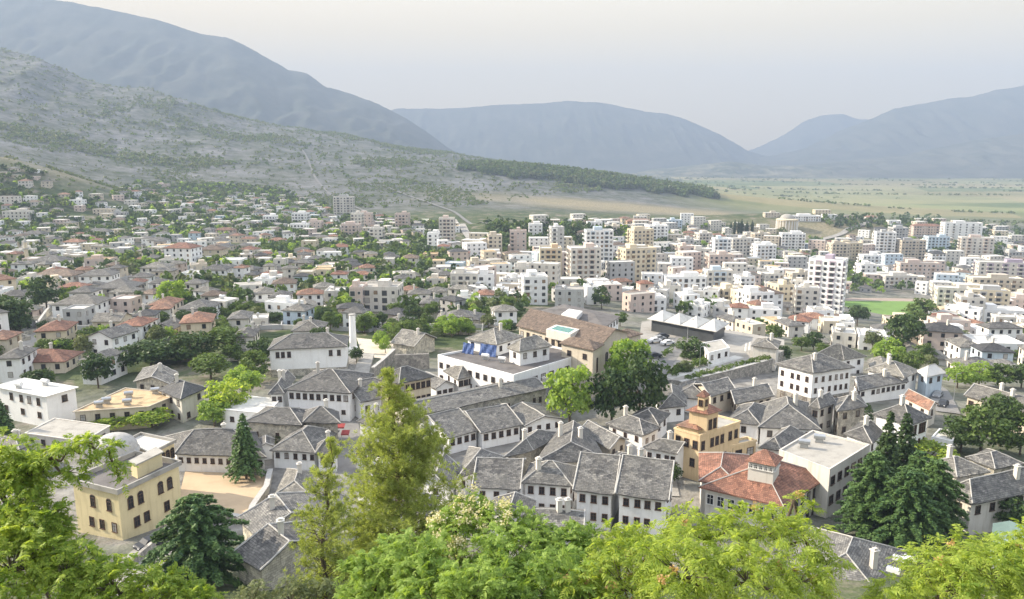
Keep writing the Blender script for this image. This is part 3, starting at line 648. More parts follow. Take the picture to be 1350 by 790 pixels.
    BP(sh, 'small white corner house with pyramid slate roof beside the cobbled street', 'house', [(415,598),(447,599),(448,588)], 3.9, rise=2.6, wins={0: [(1.3,2,.8,1.2,'wood')]}, chim=1, group=G1)
    BP(sh, 'low slate lean-to between the yard conifer and the white low house', 'shed', [(339,590),(362,588),(362,578),(339,580)], 2.8, rise=1.0, wins=None, roof='gable', group=G1)
    BP('round_corner_house', 'white corner house with brown window band at the mouth of the cobbled street', 'house', [(465,588),(482,596),(520,588),(500,566)], 4.6, rise=2.0, wins={0: [(1.2,3,1.0,1.2,'wood')], 1: [(1.2,3,1.2,1.3,'wood')]}, roofm='slate')
    # roofs below the yard
    BP(sh, 'long grey slate roof running right from the dark cedar, upper of two parallel roofs', 'house', [(312,682),(338,709),(428,672),(412,648)], 4.6, roof='gabley', rise=1.9, wall='stone', wins=None, group=G1)
    BP(sh, 'lower of the two parallel slate roofs by the dark cedar', 'house', [(304,729),(343,752),(420,712),(402,688)], 4.6, roof='gabley', rise=2.0, wall='stone', wins=None, group=G1)
    BP(sh, 'pale worn slate roof just below the white low house, beside the pine tops', 'house', [(362,652),(410,655),(415,622),(378,618)], 3.4, roof='hip', rise=1.6, wall='stone', wins=None, roofm='slate_warm', group=G1)
    BP(sh, 'small slate roof half hidden below the pyramid-roofed white house', 'house', [(640,686),(700,690)], 3.0, dep=7, roof='gable', rise=1.6, wins=None, group=G1)
    BP(sh, 'slate roof low among the front leaves under the white front row', 'house', [(700,694),(770,698)], 3.0, dep=6, roof='gable', rise=1.4, wins=None, group=G1)
def lantern_building():
    nm, lb = 'lantern_building', 'peach-yellow stepped building with tiled upper storey and small square lantern tower'
    b = BP(nm, lb, 'building', [(888,566),(923,576),(977,557)], 8.5, roof='flat', wall='peach', roofm='concrete', over=.1, para=.35, wins={0: [(1.8,3,1.0,1.6,'wood'),(5.2,2,1,1.6,'wood')], 1: [(1.9,(.08,.3,.42,.55,.75,.9),.95,1.7,'wood'),(5.4,4,1,1.6,'wood')]})
    r, org = b.root, b.org; g = b.ze - b.h
    def tier(pts, hz, height, roofk, rise, rm, wins=(), ov=.5, nmz='upper_storey'):
        Q = ccw([P(x, y, g + hz + height)[:2] for x, y in pts]); 
        if len(Q) == 3: Q.append(Q[0] + Q[2] - Q[1])
        wq = inset(Q, ov); zt_ = g + hz + height; M_ = MB(); M_.prism(wq, g + hz - .1, zt_ - .02); M_.build(nmz, ['peach'], r, org)
        qq, r1, r2, i1, i2, s_ = roof_geo(Q, zt_, 'hip', rise); a, b_, c, d = qq; T = MB()
        for f in ((a, b_, r2, r1), (c, d, r1, r2), (b_, c, r2), (d, a, r1)): T.quad(*f)
        T.quad(*[q - (0, 0, .05) for q in (d, c, b_, a)])
        K = T.build('roof', [rm], r, org)
        for (e, dz, ts, w, h) in wins:
            p, s = wq[e], wq[(e + 1) % 4]; dd = s - p; L = np.linalg.norm(dd); dd /= L; n = np.array([dd[1], -dd[0]])
            for t in ts: q = p + dd * L * t + n * .02; add_window(r, org, (q[0], q[1], zt_ - dz), atan2(dd[1], dd[0]), w, h, 'wood_arch' if h > 2.5 else 'wood')
    tier([(903,541),(934,547),(952.5,541),(925,533)], 8.5, 3.9, 'hip', 1.5, 'tile', [(1,2.2,(.3,.72),.9,1.9)])
    tier([(917.5,522),(929.5,524.5),(937,521),(926,518)], 13.6, 2.4, 'hip', 1.0, 'tile', [(0,1.2,(.5,),.8,1.2),(1,1.2,(.5,),.8,1.2)], .25)
    tier([(890,560.5),(921,567.5),(938,560),(908,552.5)], 8.3, 1.2, 'hip', .9, 'tile_old', [], .4, 'side_storey')
    BP('annexe', 'low yellow flat-roofed annexe at the foot of the peach-yellow stepped building', 'building', [(922,592),(935,597),(998,583)], 4.2, roof='flat', wall='peach', roofm='concrete', over=.1, para=.5, wins={1: [(1.5,4,1.6,1.5,'wood')]})
def tiled_building():
    b = BP('tiled_building', 'wide white building under a hipped red tile roof with glazed rooftop lantern', 'building', [(921,642),(1033,668),(1095,627)], 7.0, zg=-57, rise=4.2, roofm='tile', wall='offwhite', over=.7, wins={0: [(1.9,7,1.1,1.7,'white'),(5.2,7,1.1,1.6,'white')], 1: [(1.9,7,1.0,1.6,'dark'),(5.0,7,1.0,1.6,'dark')]})
    zt_ = b.ze + 4.7
    Q = ccw([P(x, y, zt_)[:2] for x, y in ((982,607.5),(1023,615.5),(1033,603),(995,597))]); wq = inset(Q, .4); r, org = b.root, b.org
    M_ = MB(); M_.prism(wq, b.ze + 1.5, zt_ - .02); l = M_.build('roof_lantern', ['offwhite'], r, org)
    qq, r1, r2, i1, i2, s_ = roof_geo(Q, zt_, 'hip', 1.6); a, b_, c, d = qq; T = MB()
    for f in ((a, b_, r2, r1), (c, d, r1, r2), (b_, c, r2), (d, a, r1)): T.quad(*f)
    T.quad(*[q - (0, 0, .05) for q in (d, c, b_, a)]); T.build('lantern_roof', ['tile'], l, org)
    for e, n in ((0, 5), (1, 3)):
        p, s = wq[e], wq[(e + 1) % 4]; dd = s - p; L = np.linalg.norm(dd); dd /= L; nn = np.array([dd[1], -dd[0]])
        for i in range(n): q = p + dd * L * (i + .5) / n + nn * .02; add_window(r, org, (q[0], q[1], zt_ - .75), atan2(dd[1], dd[0]), L / n * .8, .8, 'white')
    BP('tiled_building', 'left rear wing of the red-tiled building, low-pitched tile roof next to the yellow annexe', 'building', [(921,634),(975,640),(988,600),(921,597)], 7.2, zg=-57, roof='hipx', rise=1.8, roofm='tile', wall='offwhite', over=.5, wins={0: None})
def yellow_house():
    b = BP('yellow_house', 'pale yellow two-storey house with grey parapet, dome and arched upper windows', 'house', [(91,637),(155,653),(240,613)], 8.0, roof='flat', wall='yellow', roofm='tar', over=.35, para=.75, parts_color='concrete', zg=-54.6,
        wins={0: [(2.3,(.42,.78),.95,1.5,'wood_arch'),(5.4,(.35,.58,.85),.95,1.5,'wood')], 1: [(2.3,(.17,.33,.66,.82),.95,1.5,'wood_arch'),(5.4,(.24,.40,.74),1.0,1.6,'wood')]})
    r, org, ze = b.root, b.org, b.ze; a = b.q[0]; u = b.q[1] - b.q[0]; v = b.q[3] - b.q[0]
    c = P(152, 597, ze)[:2]; K = MB(); K.lathe((c[0], c[1], ze), [(3.6, 0), (3.6, .5), (3.45, .6)] + [(3.4 * cos(t), .6 + 2.6 * sin(t)) for t in np.linspace(.1, 1.5, 10)], 28); K.build('dome', ['cement'], r, org, smooth=True)
    K = MB(); Q = [P(x, y, ze + 2.2)[:2] for x, y in ((172,609),(180,613),(213,597),(205,592))]; K.prism(Q, ze, ze + 2.2); s = K.build('stair_house', ['yellow'], r, org)
    K = MB(); K.prism(inset(Q, -.25), ze + 2.2, ze + 2.4); K.build('stair_roof', ['concrete'], s, org)
    BP('yellow_house', 'rear flat-roofed yellow block behind the domed yellow house', 'house', [(164,584),(197,601),(233,583),(186,573)], 8.0, zg=-55.5, roof='flat', wall='yellow', roofm='pale_roof', over=.35, para=.5, parts_color='concrete', wins={1: [(1.8,5,.9,1.4,'wood_arch')]})
def more():
    BP('flat_roof_block', 'wide concrete building with bare flat roof and dishes, behind the red-tiled building', 'building', [(1027,595),(1094,621),(1147,588),(1071,569)], 9.5, zg=-57, roof='flat', wall='offwhite', roofm='concrete', over=0, para=.3, wins={1: [(1.9,6,1.4,1.5,'dark'),(5.1,6,1.4,1.5,'dark')], 0: None})
    BP('white_hotel', 'big white three-storey house with dark hipped slate roof and a stone ground floor', 'hotel', [(1022,479.5),(1072,492),(1127.5,484)], 8.6, rise=3.6, base='stone_dark', baseh=2.4, wins={0: [(2.0,(.12,.42,.6,.85),.8,1.3,'wood'),(4.6,(.12,.42,.6,.85),.8,1.3,'wood'),(7.2,3,1,1.4,'wood')], 1: [(2.0,(.1,.28,.46,.62,.76,.9),.75,1.3,'wood'),(4.6,(.1,.28,.46,.62,.76,.9),.75,1.3,'wood'),(7.3,4,.9,1.2,'wood')]}, chim=1)
    BP(sh, 'white house with pale pyramid roof, right behind the big white hotel', 'house', [(1062,474),(1113,474.5),(1143,470)], 7.0, rise=5.0, roofm='slate_warm', group=G1, zg=-63)
    BP(sh, 'broad grey slate roof with lit left slope, in front of the big white hotel', 'house', [(999,563.5),(1083,567),(1066,531),(1000,533)], 4.2, rise=4.2, roof='hip', wins='auto', sp=3, group=G1)
    BP(sh, 'long slate-roofed house just right of the yellow lantern building', 'house', [(957,556),(1003,561),(1022,539),(975,534)], 4.2, rise=2.4, roof='hip', wins='auto', sp=2.6, group=G1)
    BP(sh, 'beige slate-roofed house with paired windows behind the yellow lantern tower', 'house', [(937,523),(969.5,513),(950,500),(912,507)], 5.0, rise=2.0, roof='gable', wall='beige', wins='auto', sp=1.8, group=G1)
    BP(sh, 'low slate roof with a line of small windows under the dark retaining wall', 'house', [(969,533),(1021,521.5),(1003,506),(957,514)], 3.6, rise=1.8, roof='gable', wins='auto', sp=2.0, wall='beige', group=G1)
    BP(sh, 'dark slate roof left of the lantern tower, next to the big round trees', 'house', [(868,539),(906,535),(905,511),(862,513)], 3.6, rise=2.6, roof='hipx', wins='auto', sp=2.0, group=G1)
    BP(sh, 'dark slate roof between the round trees and the paired-window beige house', 'house', [(884,523),(934,527),(945,508),(896,505)], 3.6, rise=2.4, roof='hip', wins=None, group=G1)
    BP(sh, 'ivy-grown stone house with slate roof behind the flat concrete roof', 'house', [(1103,543),(1144,536),(1134,522),(1097,527)], 6.5, rise=2.2, roof='hip', wall='stone', wins='auto', sp=2.0, group=G1)
    BP(sh, 'narrow whitish slate-roofed house left of the ivy-grown stone house', 'house', [(1066,536),(1081,539),(1103,531),(1088,520)], 6.5, rise=2.2, wall='offwhite', wins='auto', sp=2.2, group=G1)
    BP(sh, 'long low slate-roofed gallery with a strip of windows, right of the white hotel', 'house', [(1132,515),(1198,503),(1183,489),(1124,497)], 4.2, rise=2.0, roof='gable', wins='auto', sp=1.6, wh=1.1, group=G1)
    BP(sh, 'white house with bulky hipped roof behind the long windowed gallery', 'house', [(1141,487),(1192,498),(1213,489),(1166,478)], 5.8, rise=3.0, roofm='slate_warm', group=G1)
    BP(sh, 'pale blue house with whitish roof and a teal gate', 'house', [(1208,489),(1222,497),(1247,491.5),(1232,482)], 6.0, rise=2.2, wall='blue', roofm='pale_roof', group=G1)
    BP('two_tone_house', 'tall white house with stone side wall and two groups of three upper windows', 'house', [(1150,546),(1201,560.5),(1229,550.5)], 8.2, rise=3.2, wins={0: None, 1: [(1.7,(.12,.23,.34,.62,.73,.84),.85,2.0,'wood'),(4.2,4,.6,1.0,'wood'),(6.7,4,.9,1.4,'wood')]}, base='stone_dark', baseh=2.4)
    BP('tiled_house', 'small orange tile roof behind the tall two-tone house', 'house', [(1190,523),(1226,541),(1238,533),(1204,516)], 4.5, rise=1.5, roof='gabley', roofm='tile_old', wall='offwhite', wins='auto')
    BP('long_beige_house', 'long blank beige wall under a grey slate roof at the right edge', 'house', [(1271,521),(1395,556),(1410,540),(1296,511)], 5.4, rise=2.2, roof='gable', wall='beige', roofm='slate_warm', wins={0: [(1.6,(.05,.27,.48),1.1,1.2,'wood')]}, chim=2)
    BP(sh, 'grey gable roof with sunlit left slope among trees near the right edge', 'house', [(1214,611),(1262,629),(1306,622),(1252,602)], 5.0, rise=2.2, roof='hip', roofm='slate_warm', group=G1, wall='offwhite')
    BP(sh, 'white house with dark hipped slate roof by the right edge, below the sunlit grey gable', 'house', [(1241,648),(1282,665),(1400,640),(1340,620)], 6.0, rise=3.0, roof='hip', group=G1, roofm='slate', wall='offwhite', chim=1)
    BP(sh, 'rough grey slate roof low in the greenery at the right edge', 'house', [(1272,603),(1312,618),(1352,612),(1300,592)], 3.0, rise=2.0, wall='stone', wins=None, group=G1)
    b = BP('skylight_house', 'big slate roof with skylights below the cedars in the lower right', 'house', [(1030,772),(1176,805),(1212,731),(1058,691)], 6.0, zg=-57, rise=3.6, roof='hipx', roofm='slate', wins=None, over=.6)
    for x, y in ((1186,737),(1178,752),(1200,737)):
        K = MB(); p = P(x, y, b.ze + 1.7); K.box((p[0], p[1], b.ze + 1.75), (1.5, .7, .5), R(-40)); K.build('skylight', ['skylight'], b.roof, b.org)
    BP('green_roof_house', 'white house with pale green sheet roof in the lower right corner', 'house', [(1303,742),(1360,752),(1352,694),(1309,690)], 6.0, zg=-56, rise=.8, roof='gablex', roofm='greenmetal', over=.4, caps=False, wins={3: [(1.6,3,1.0,1.5,'white')]})
    # upper terrace
    BP('terrace_house', 'long white house on grey stone base, on the walled terrace left of the minaret', 'house', [(352,461),(458,457)], 9.0, dep=11, rise=3.3, roofm='slate', base='stone', baseh=3.4, zg=-58, wins={0: [(1.7,(.1,.17,.25,.80,.91),.95,1.6,'wood')]})
    BP(sh, 'small slate-roofed house behind the long white terrace house', 'house', [(383,437),(426,436)], 6.0, dep=12, rise=2.6, zg=-58, roofm='slate_warm', group=G1)
    BP('gable_barn', 'stone house with pale roof and dark open gable facing right', 'house', [(515,452),(546,457),(576,446),(545,440)], 6.0, zg=-60, rise=3.6, roof='gabley', wall='stone', roofm='slate_warm', wins=None)
    # hotel complex
    BP('white_complex', 'large white modern building with flat grey roof terraces below the blue tarps', 'building', [(577,470),(677,497),(772,468),(690,450)], 9.0, zg=-57.5, roof='flat', roofm='tar', wall='white', over=.0, para=.5, wins={0: [(2.0,10,1.2,1.4,'dark'),(5.2,10,1.2,1.4,'dark')], 1: [(2.2,9,1.6,1.7,'dark'),(5.5,9,1.6,1.7,'dark')]})
    BP(sh, 'white rooftop house with pale hipped slate roof, beside the two blue tarps', 'house', [(613,446),(655,455),(690,444),(650,434)], 12.0, zg=-57.5, rise=3.0, roofm='slate_warm', wins='auto', sink=0, group=G1)
    BP(sh, 'white rooftop house with hipped roof between the pale rooftop house and the brown hotel', 'house', [(668,458),(685,464),(728,456),(706,444)], 12.6, zg=-57.5, rise=2.6, roofm='slate_warm', wins='auto', sink=0, group=G1)
    b = BP('brown_hotel', 'huge beige hotel block with wide brown roof, roof terrace pool and arched pediment', 'hotel', [(680,429),(790,458),(832,438),(716,410)], 13.0, zg=-59, rise=3.6, roof='gabley', roofm='tile_brown', wall='beige', over=.8, caps=False, wins={0: [(2.4,12,1.2,2.0,'dark')], 1: [(5.0,(.28,.5,.72),1.6,3.4,'dark_arch')]})
    zz = b.ze
    K = MB(); Q = [P(x, y, zz + 1.7)[:2] for x, y in ((720,434),(752,441),(764,434),(733,428))]; K.prism(Q, zz - .5, zz + 1.7); K.build('pool_terrace', ['offwhite'], b.root, b.org)
    K = MB(); K.prism(inset(Q, 1.0), zz + 1.7, zz + 1.73); K.build('pool', ['pool'], b.root, b.org)
    BP('brown_hotel', 'projecting corner tower of the brown-roofed hotel beside the round trees', 'tower', [(737,452),(783,462),(797,454),(750,445)], 13.6, zg=-58.5, rise=1.8, roof='hip', roofm='tile_brown', wall='beige', caps=False, wins={0: [(2.2,2,1.2,1.4,'dark')], 1: [(4.5,(.5,),.9,3.6,'dark')]})
    BP('brown_hotel', 'rear corner tower of the brown-roofed hotel, nearest the plaza', 'tower', [(802,440),(824,446),(848,440),(826,434)], 11.5, zg=-59.5, rise=1.8, roof='hip', roofm='tile_brown', wall='beige', caps=False, wins={0: [(4.5,(.5,),.9,3.6,'dark')], 1: [(4.5,(.5,),.9,3.6,'dark')]})
    b = BP('dark_roof_house', 'dark low-pitched roof with big white skylight, behind the brown-roofed hotel', 'building', [(705,411),(797,432),(818,417),(744,401)], 13.5, zg=-61, rise=1.6, roof='hip', roofm='tar', wall='white', caps=False, wins='auto')
    K = MB(); Q = [P(x, y, b.ze + 1.7) for x, y in ((740,415),(760,419),(768,411),(750,408))]; K.prism([q[:2] for q in Q], b.ze + .6, b.ze + 1.9); K.build('skylight', ['skylight'], b.roof, b.org)
    # left edge
    BP('white_villa', 'large white flat-roofed house at the left edge, with shaded upper balcony', 'house', [(-10,510),(59.5,524),(104,511),(32,499)], 7.5, roof='flat', wall='white', roofm='pale_roof', over=.5, para=.15, zg=-58, wins={0: [(1.6,(.3,.5,.66,.84),1.1,1.7,'wood'),(4.6,3,1.2,1.4,'wood')], 1: [(1.6,(.6,),1.3,1.6,'wood')]})
    BP('ochre_roof_house', 'flat ochre-roofed house with steel water tanks, right of the white flat-roofed house', 'house', [(95,544),(196,537),(237,520),(165,512)], 5.5, zg=-58, roof='flat', wall='beige', roofm='ochre', over=.3, para=.2, wins='auto')
    BP(sh, 'beige two-storey house with dark slate roof touching the ochre flat roof', 'house', [(208,514),(238,527),(273,511),(243,502)], 6.6, zg=-58, rise=2.6, roofm='slate_dark', wall='offwhite', wins='auto', group=G1)
    BP(sh, 'wide weathered slate roof in the hollow behind the ochre flat roof', 'house', [(176,503),(225,507),(235,491),(188,486)], 4.5, rise=2.0, roof='gable', wall='stone', wins='auto', group=G1)
    BP('flat_white_shed', 'low white building with pale flat roof left of the long white hall', 'building', [(291,540),(352,546),(370,527),(316,521)], 4.6, zg=-57.5, roof='flat', wall='white', roofm='pale_roof', over=.2, para=.15, wins={0: [(2,(.22,),1,1.2,'wood')]})
    BP('concrete_shed', 'low grey concrete-roofed shed in front of the ochre flat roof', 'shed', [(32,572),(110,583),(146,562),(72,552)], 4.0, zg=-58, roof='flat', wall='offwhite', roofm='concrete', over=.2, para=.2, wins='auto')
    BP(sh, 'grey curved-looking stone roof at the left edge behind the foreground tree', 'house', [(-30,600),(30,606),(52,586),(0,572)], 4.0, zg=-58, rise=2.5, roofm='slate_warm', wins=None, group=G1)
    # pavilion with pale canopies above the plaza
    b = BP('pavilion', 'long open pavilion with four pale pitched canopies above the plaza', 'pavilion', [(853,421),(944,438),(962,427),(872,413)], 4.0, zg=-56.1, roof='flat', roofm='pale_roof', wall='glass_far', over=1.2, para=.2, wins=None, parts_color='pale_roof')  # dark wall colour stands in for the shade under the canopies
    Q = b.q
    for k in range(4):
        t0, t1 = k / 4 + .01, (k + 1) / 4 - .01; T = MB()
        c4 = [Q[0] * (1 - t0) + Q[1] * t0, Q[0] * (1 - t1) + Q[1] * t1, Q[3] * (1 - t1) + Q[2] * t1, Q[3] * (1 - t0) + Q[2] * t0]
        c3 = [np.array([*p, b.ze + .22]) for p in c4]; top = sum(c3) / 4 + np.array([0, 0, 2.3])
        for i in range(4): T.quad(c3[i], c3[(i + 1) % 4], top)
        T.build('canopy', ['pale_roof'], b.root, b.org)
    BP('plaza_shop', 'low grey-roofed shop with white front, behind the plaza trees', 'shop', [(934,466),(962,459),(952,448),(924,453)], 3.6, zg=-56, roof='flat', roofm='concrete', wins='auto', over=0, para=.2)
    BP('stone_pavilion', 'little brown-roofed open pavilion at the right end of the plaza wall', 'pavilion', [(990,456),(1026,460),(1030,450),(998,446)], 3.6, zg=-56, rise=1.6, roofm='slate_warm', wall='offwhite', wins=None)
front_rows(); lantern_building(); tiled_building(); yellow_house(); more()
# ================================================================== TOWN
LAND = [('the white minaret', 463, 430), ('the terrace house', 405, 455), ('the brown-roofed hotel', 760, 430), ('the sports field', 1150, 412),
        ('the domed house', 165, 620), ('the white hotel', 1075, 495), ('the ochre roof', 170, 525), ('the canopied pavilion', 905, 425), ('the left-edge minaret', 36, 330),
        ('the lantern tower', 928, 525), ('the columned museum', 1037, 292), ('the highest lone block', 453, 275), ('the four-storey red-roofed house', 235, 335),
        ('the long school', 495, 398), ('the red brick hall', 1245, 425), ('the white-mauve tower', 1085, 395), ('the wooded ridge', 740, 250), ('the cream-orange block', 726, 355)]
AUTO = []          # (object, phrase, px, py)
def auto(o, phrase, p): x, y = proj(p); AUTO.append((o, phrase, x, y))
def ordn(n): return '%d%s' % (n, 'th' if 10 <= n % 100 <= 20 else {1: 'st', 2: 'nd', 3: 'rd'}.get(n % 10, 'th'))
def finish_labels():
    by = {}
    for a in AUTO: by.setdefault(a[1], []).append(a)
    for ph, L in by.items():
        for (o, _, x, y) in L:
            nm, lx, ly = min(LAND, key=lambda t: (t[1] - x) ** 2 + (t[2] - y) ** 2)
            dd = sorted((hypot(lx - q[2], ly - q[3]), id(q[0])) for q in L); k = 1 + [d[0] for d in dd].index(hypot(lx - x, ly - y))
            o['label'] = ph + (', nearest to ' if k == 1 else ', %s nearest to ' % ordn(k)) + nm
OCC = [(b.cen[0], b.cen[1], b.rad * .86) for b in ALLB]
def free(x, y, r):
    return all((x - a) ** 2 + (y - b) ** 2 > (r + c) ** 2 for a, b, c in OCC)
def rect(x, y, w, d, yaw):
    c, s = cos(yaw), sin(yaw); return [np.array([x + u * c - v * s, y + u * s + v * c]) for u, v in ((-w / 2, -d / 2), (w / 2, -d / 2), (w / 2, d / 2), (-w / 2, d / 2))]
CN = {'white': 'white', 'offwhite': 'off-white', 'cream': 'cream', 'beige': 'beige', 'pink': 'pinkish', 'blue': 'pale blue', 'grey': 'grey', 'orange': 'orange', 'stone': 'stone', 'yellow': 'yellow', 'purple': 'mauve'}
RN = {'slate': 'grey slate roof', 'slate_warm': 'pale slate roof', 'slate_dark': 'dark slate roof', 'tile': 'red tile roof', 'tile_old': 'faded tile roof', 'tile_brown': 'brown tile roof', 'concrete': 'flat concrete roof', 'pale_roof': 'flat whitish roof', 'tar': 'flat dark roof', 'ochre': 'flat ochre roof'}
def house(x, y, w, d, yaw, fl, rk, rm, wl, label=None, far=0, z=None, hh=None):
    h = hh or 3.0 * fl + .5; q = rect(x, y, w, d, yaw); g = [gz(p[0], p[1]) for p in q]; zb = max(min(g), np.mean(g) - 1.0) if z is None else z; ze = zb + h
    flat = rk == 'flat'; nm = 'flat_roof_house' if flat else 'tiled_roof_house' if 'tile' in rm else 'stone_roof_house'
    OCC.append((x, y, .46 * hypot(w, d)))
    ph = ('%s %s house with %s' % (['', 'one-storey', 'two-storey', 'three-storey', 'four-storey', 'five-storey'][min(fl, 5)], CN[wl], RN[rm]))
    gp = {'f': 'flat-roofed houses of the town', 't': 'tile-roofed houses of the town', 's': 'slate-roofed houses of the town'}[nm[0]]
    if far < 2:
        b = building(nm, label or ph, 'house', q, ze, h, roof='flat' if flat else rk, over=(.0 if flat else .5), wall=wl, roofm=rm, group=gp, chim=(1 if (random.random() < .5 and not flat) else 0), lod=1,
                     sp=3.0 if far == 0 else 3.6, ww=1.1, wh=1.4, sink=6, para=.5 if random.random() < .6 else 0, rise=None if not flat else 0)
        if flat and random.random() < .35:
            K = MB(); t = random.uniform(-.2, .2) * w; c0 = (x + t * cos(yaw), y + t * sin(yaw)); K.box((c0[0], c0[1], ze + 1.2), (w * .35, d * .4, 2.3), yaw); K.build('roof_room', [wl], b.root, b.org)
        if not label: auto(b.root, ph, (x, y, ze))
        return b
    M_ = MB(); M_.prism(q, zb - 8, ze, m=0)
    if not flat:
        qq, r1, r2, i1, i2, sh_ = roof_geo(inset(q, -.4), ze, rk, .2 * min(w, d)); a, b_, c, e = qq; n0 = len(M_.f)
        for f in ((a, b_, r2, r1), (c, e, r1, r2), (b_, c, r2), (e, a, r1)): M_.quad(*f, m=1)
        M_.quad(e, c, b_, a, m=1)
    else: M_.prism(inset(q, .2), ze, ze + .05, m=1); 
    for e in range(4):
        p, s = q[e], q[(e + 1) % 4]; dd = s - p; L = np.linalg.norm(dd); dd = dd / L; n = np.array([dd[1], -dd[0]])
        if n @ (-p) < 0: continue
        for f in range(fl):
            k = int(L / 3.6)
            for i in range(k):
                c = p + dd * L * (i + .5) / k; M_.box((c[0] + n[0] * .0, c[1] + n[1] * .0, ze - 1.6 - 3 * f), (1.0 + .5 * ((i + f) % 2), .12, 1.3), atan2(dd[1], dd[0]), m=2)
    return M_, (x, y, zb), nm, ph, gp, [wl, rm, 'glass_far'], (x, y, ze)
FAR = []
def far_house(*a, **k):
    r = house(*a, **k); M_, org, nm, ph, gp, mats, top = r; FAR.append((org[1], r))
def apartment(cx, cyy, wpx, fl, wl, dm=12.0, yaw=0.0, acc=None, roof='pale_roof', label=None, hroof=None, balc=True, name='apartment_block', cat='apartment block', Y=None):
    p = G(cx, cyy) if Y is None else None
    if p is None:
        p = PY(cx, cyy, Y); 
    c = p[1] * cos(TH) - p[2] * sin(TH); w = wpx * c / F_PX / max(cos(yaw), .6) * (.92 if abs(yaw) > .2 else 1); fh = 3.1; h = fl * fh + .4
    n = np.array([sin(yaw), -cos(yaw)]); x, y = p[0] - n[0] * dm / 2, p[1] - n[1] * dm / 2
    q = rect(x, y, w, dm, yaw); ze = p[2] + h; wl_ = CN[wl]
    OCC.append((x, y, .45 * hypot(w, dm)))
    ph = '%s apartment block of %s storeys%s' % (wl_, {2: 'two', 3: 'three', 4: 'four', 5: 'five', 6: 'six', 7: 'seven', 8: 'eight', 9: 'nine', 10: 'ten'}[fl], '' if not acc else ' with %s bands' % CN[acc])
    b = building(name, label or ph, cat, q, ze, h, roof='flat' if not hroof else 'hip', over=0 if not hroof else .5, wall=wl, roofm=roof if not hroof else hroof, group='apartment blocks of the new town' if name == 'apartment_block' else None, lod=1, wins=None, sink=8, para=.8)
    root, org = b.root, b.org; K = MB()
    if not hroof:
        t = random.uniform(-.25, .25) * w; K.box((x + t * cos(yaw), y + t * sin(yaw), ze + 1.4), (w * random.uniform(.2, .5), dm * .5, 2.8), yaw); K.build('roof_room', [acc or wl], root, org)
    nf = 0
    for e in range(4):
        a, s = b.wq[e], b.wq[(e + 1) % 4]; dd = s - a; L = np.linalg.norm(dd); dd = dd / L; nn = np.array([dd[1], -dd[0]])
        if nn @ (-(a + s) / 2) / np.linalg.norm(a) < .05: continue
        k = max(2, int(L / 3.3)); rz = atan2(dd[1], dd[0]); 
        while k * fl > 50: k -= 1
        bc = {1, k - 2} if k > 3 else {0}
        if k > 6: bc.add(k // 2)
        if acc:
            A = MB()
            for i in bc: c_ = a + dd * L * (i + .5) / k + nn * .06; A.box((c_[0], c_[1], ze - h / 2 + .2), (L / k * .9, .3, h - .6), rz)
            A.build('colour_band', [acc], root, org)
        for f in range(fl):
            zf = ze - .4 - fh * f
            for i in range(k):
                c_ = a + dd * L * (i + .5) / k + nn * (.02 if not (acc and i in bc) else .24)
                add_window(root, org, (c_[0], c_[1], zf - (1.25 if not i in bc else 1.5)), rz, 2.0 if i in bc else (1.5, 1.1, 1.5)[i % 3], 2.1 if i in bc else (1.5, 1.2, 1.5)[i % 3], 'dark' if wl != 'pink' else 'white', 2)
            if balc and f < fl - 1 + (e % 2):
                for i in bc:
                    c_ = a + dd * L * (i + .5) / k
                    key = ('balc', round(L / k, 1), wl)
                    if key not in _WC:
                        Q = MB(); Q.box((0, -.62, 0), (L / k * .95, 1.2, .16)); Q.box((0, -1.2, .5), (L / k * .95, .1, .85)); Q.box((L / k * .46, -.62, .5), (.08, 1.1, .85)); Q.box((-L / k * .46, -.62, .5), (.08, 1.1, .85))
                        o = Q.build('balcony', [wl]); _WC[key] = o.data; bpy.data.objects.remove(o)
                    o = bpy.data.objects.new('balcony', _WC[key]); col.objects.link(o); o.parent = root
                    o.location = (c_[0] + nn[0] * .1 - org[0], c_[1] + nn[1] * .1 - org[1], zf - fh + .2 - org[2]); o.rotation_euler = (0, 0, rz)
    if not label: auto(root, ph, (x, y, ze - h / 2))
    return b
y1, y2, y3 = R(-20), R(18), R(-35)
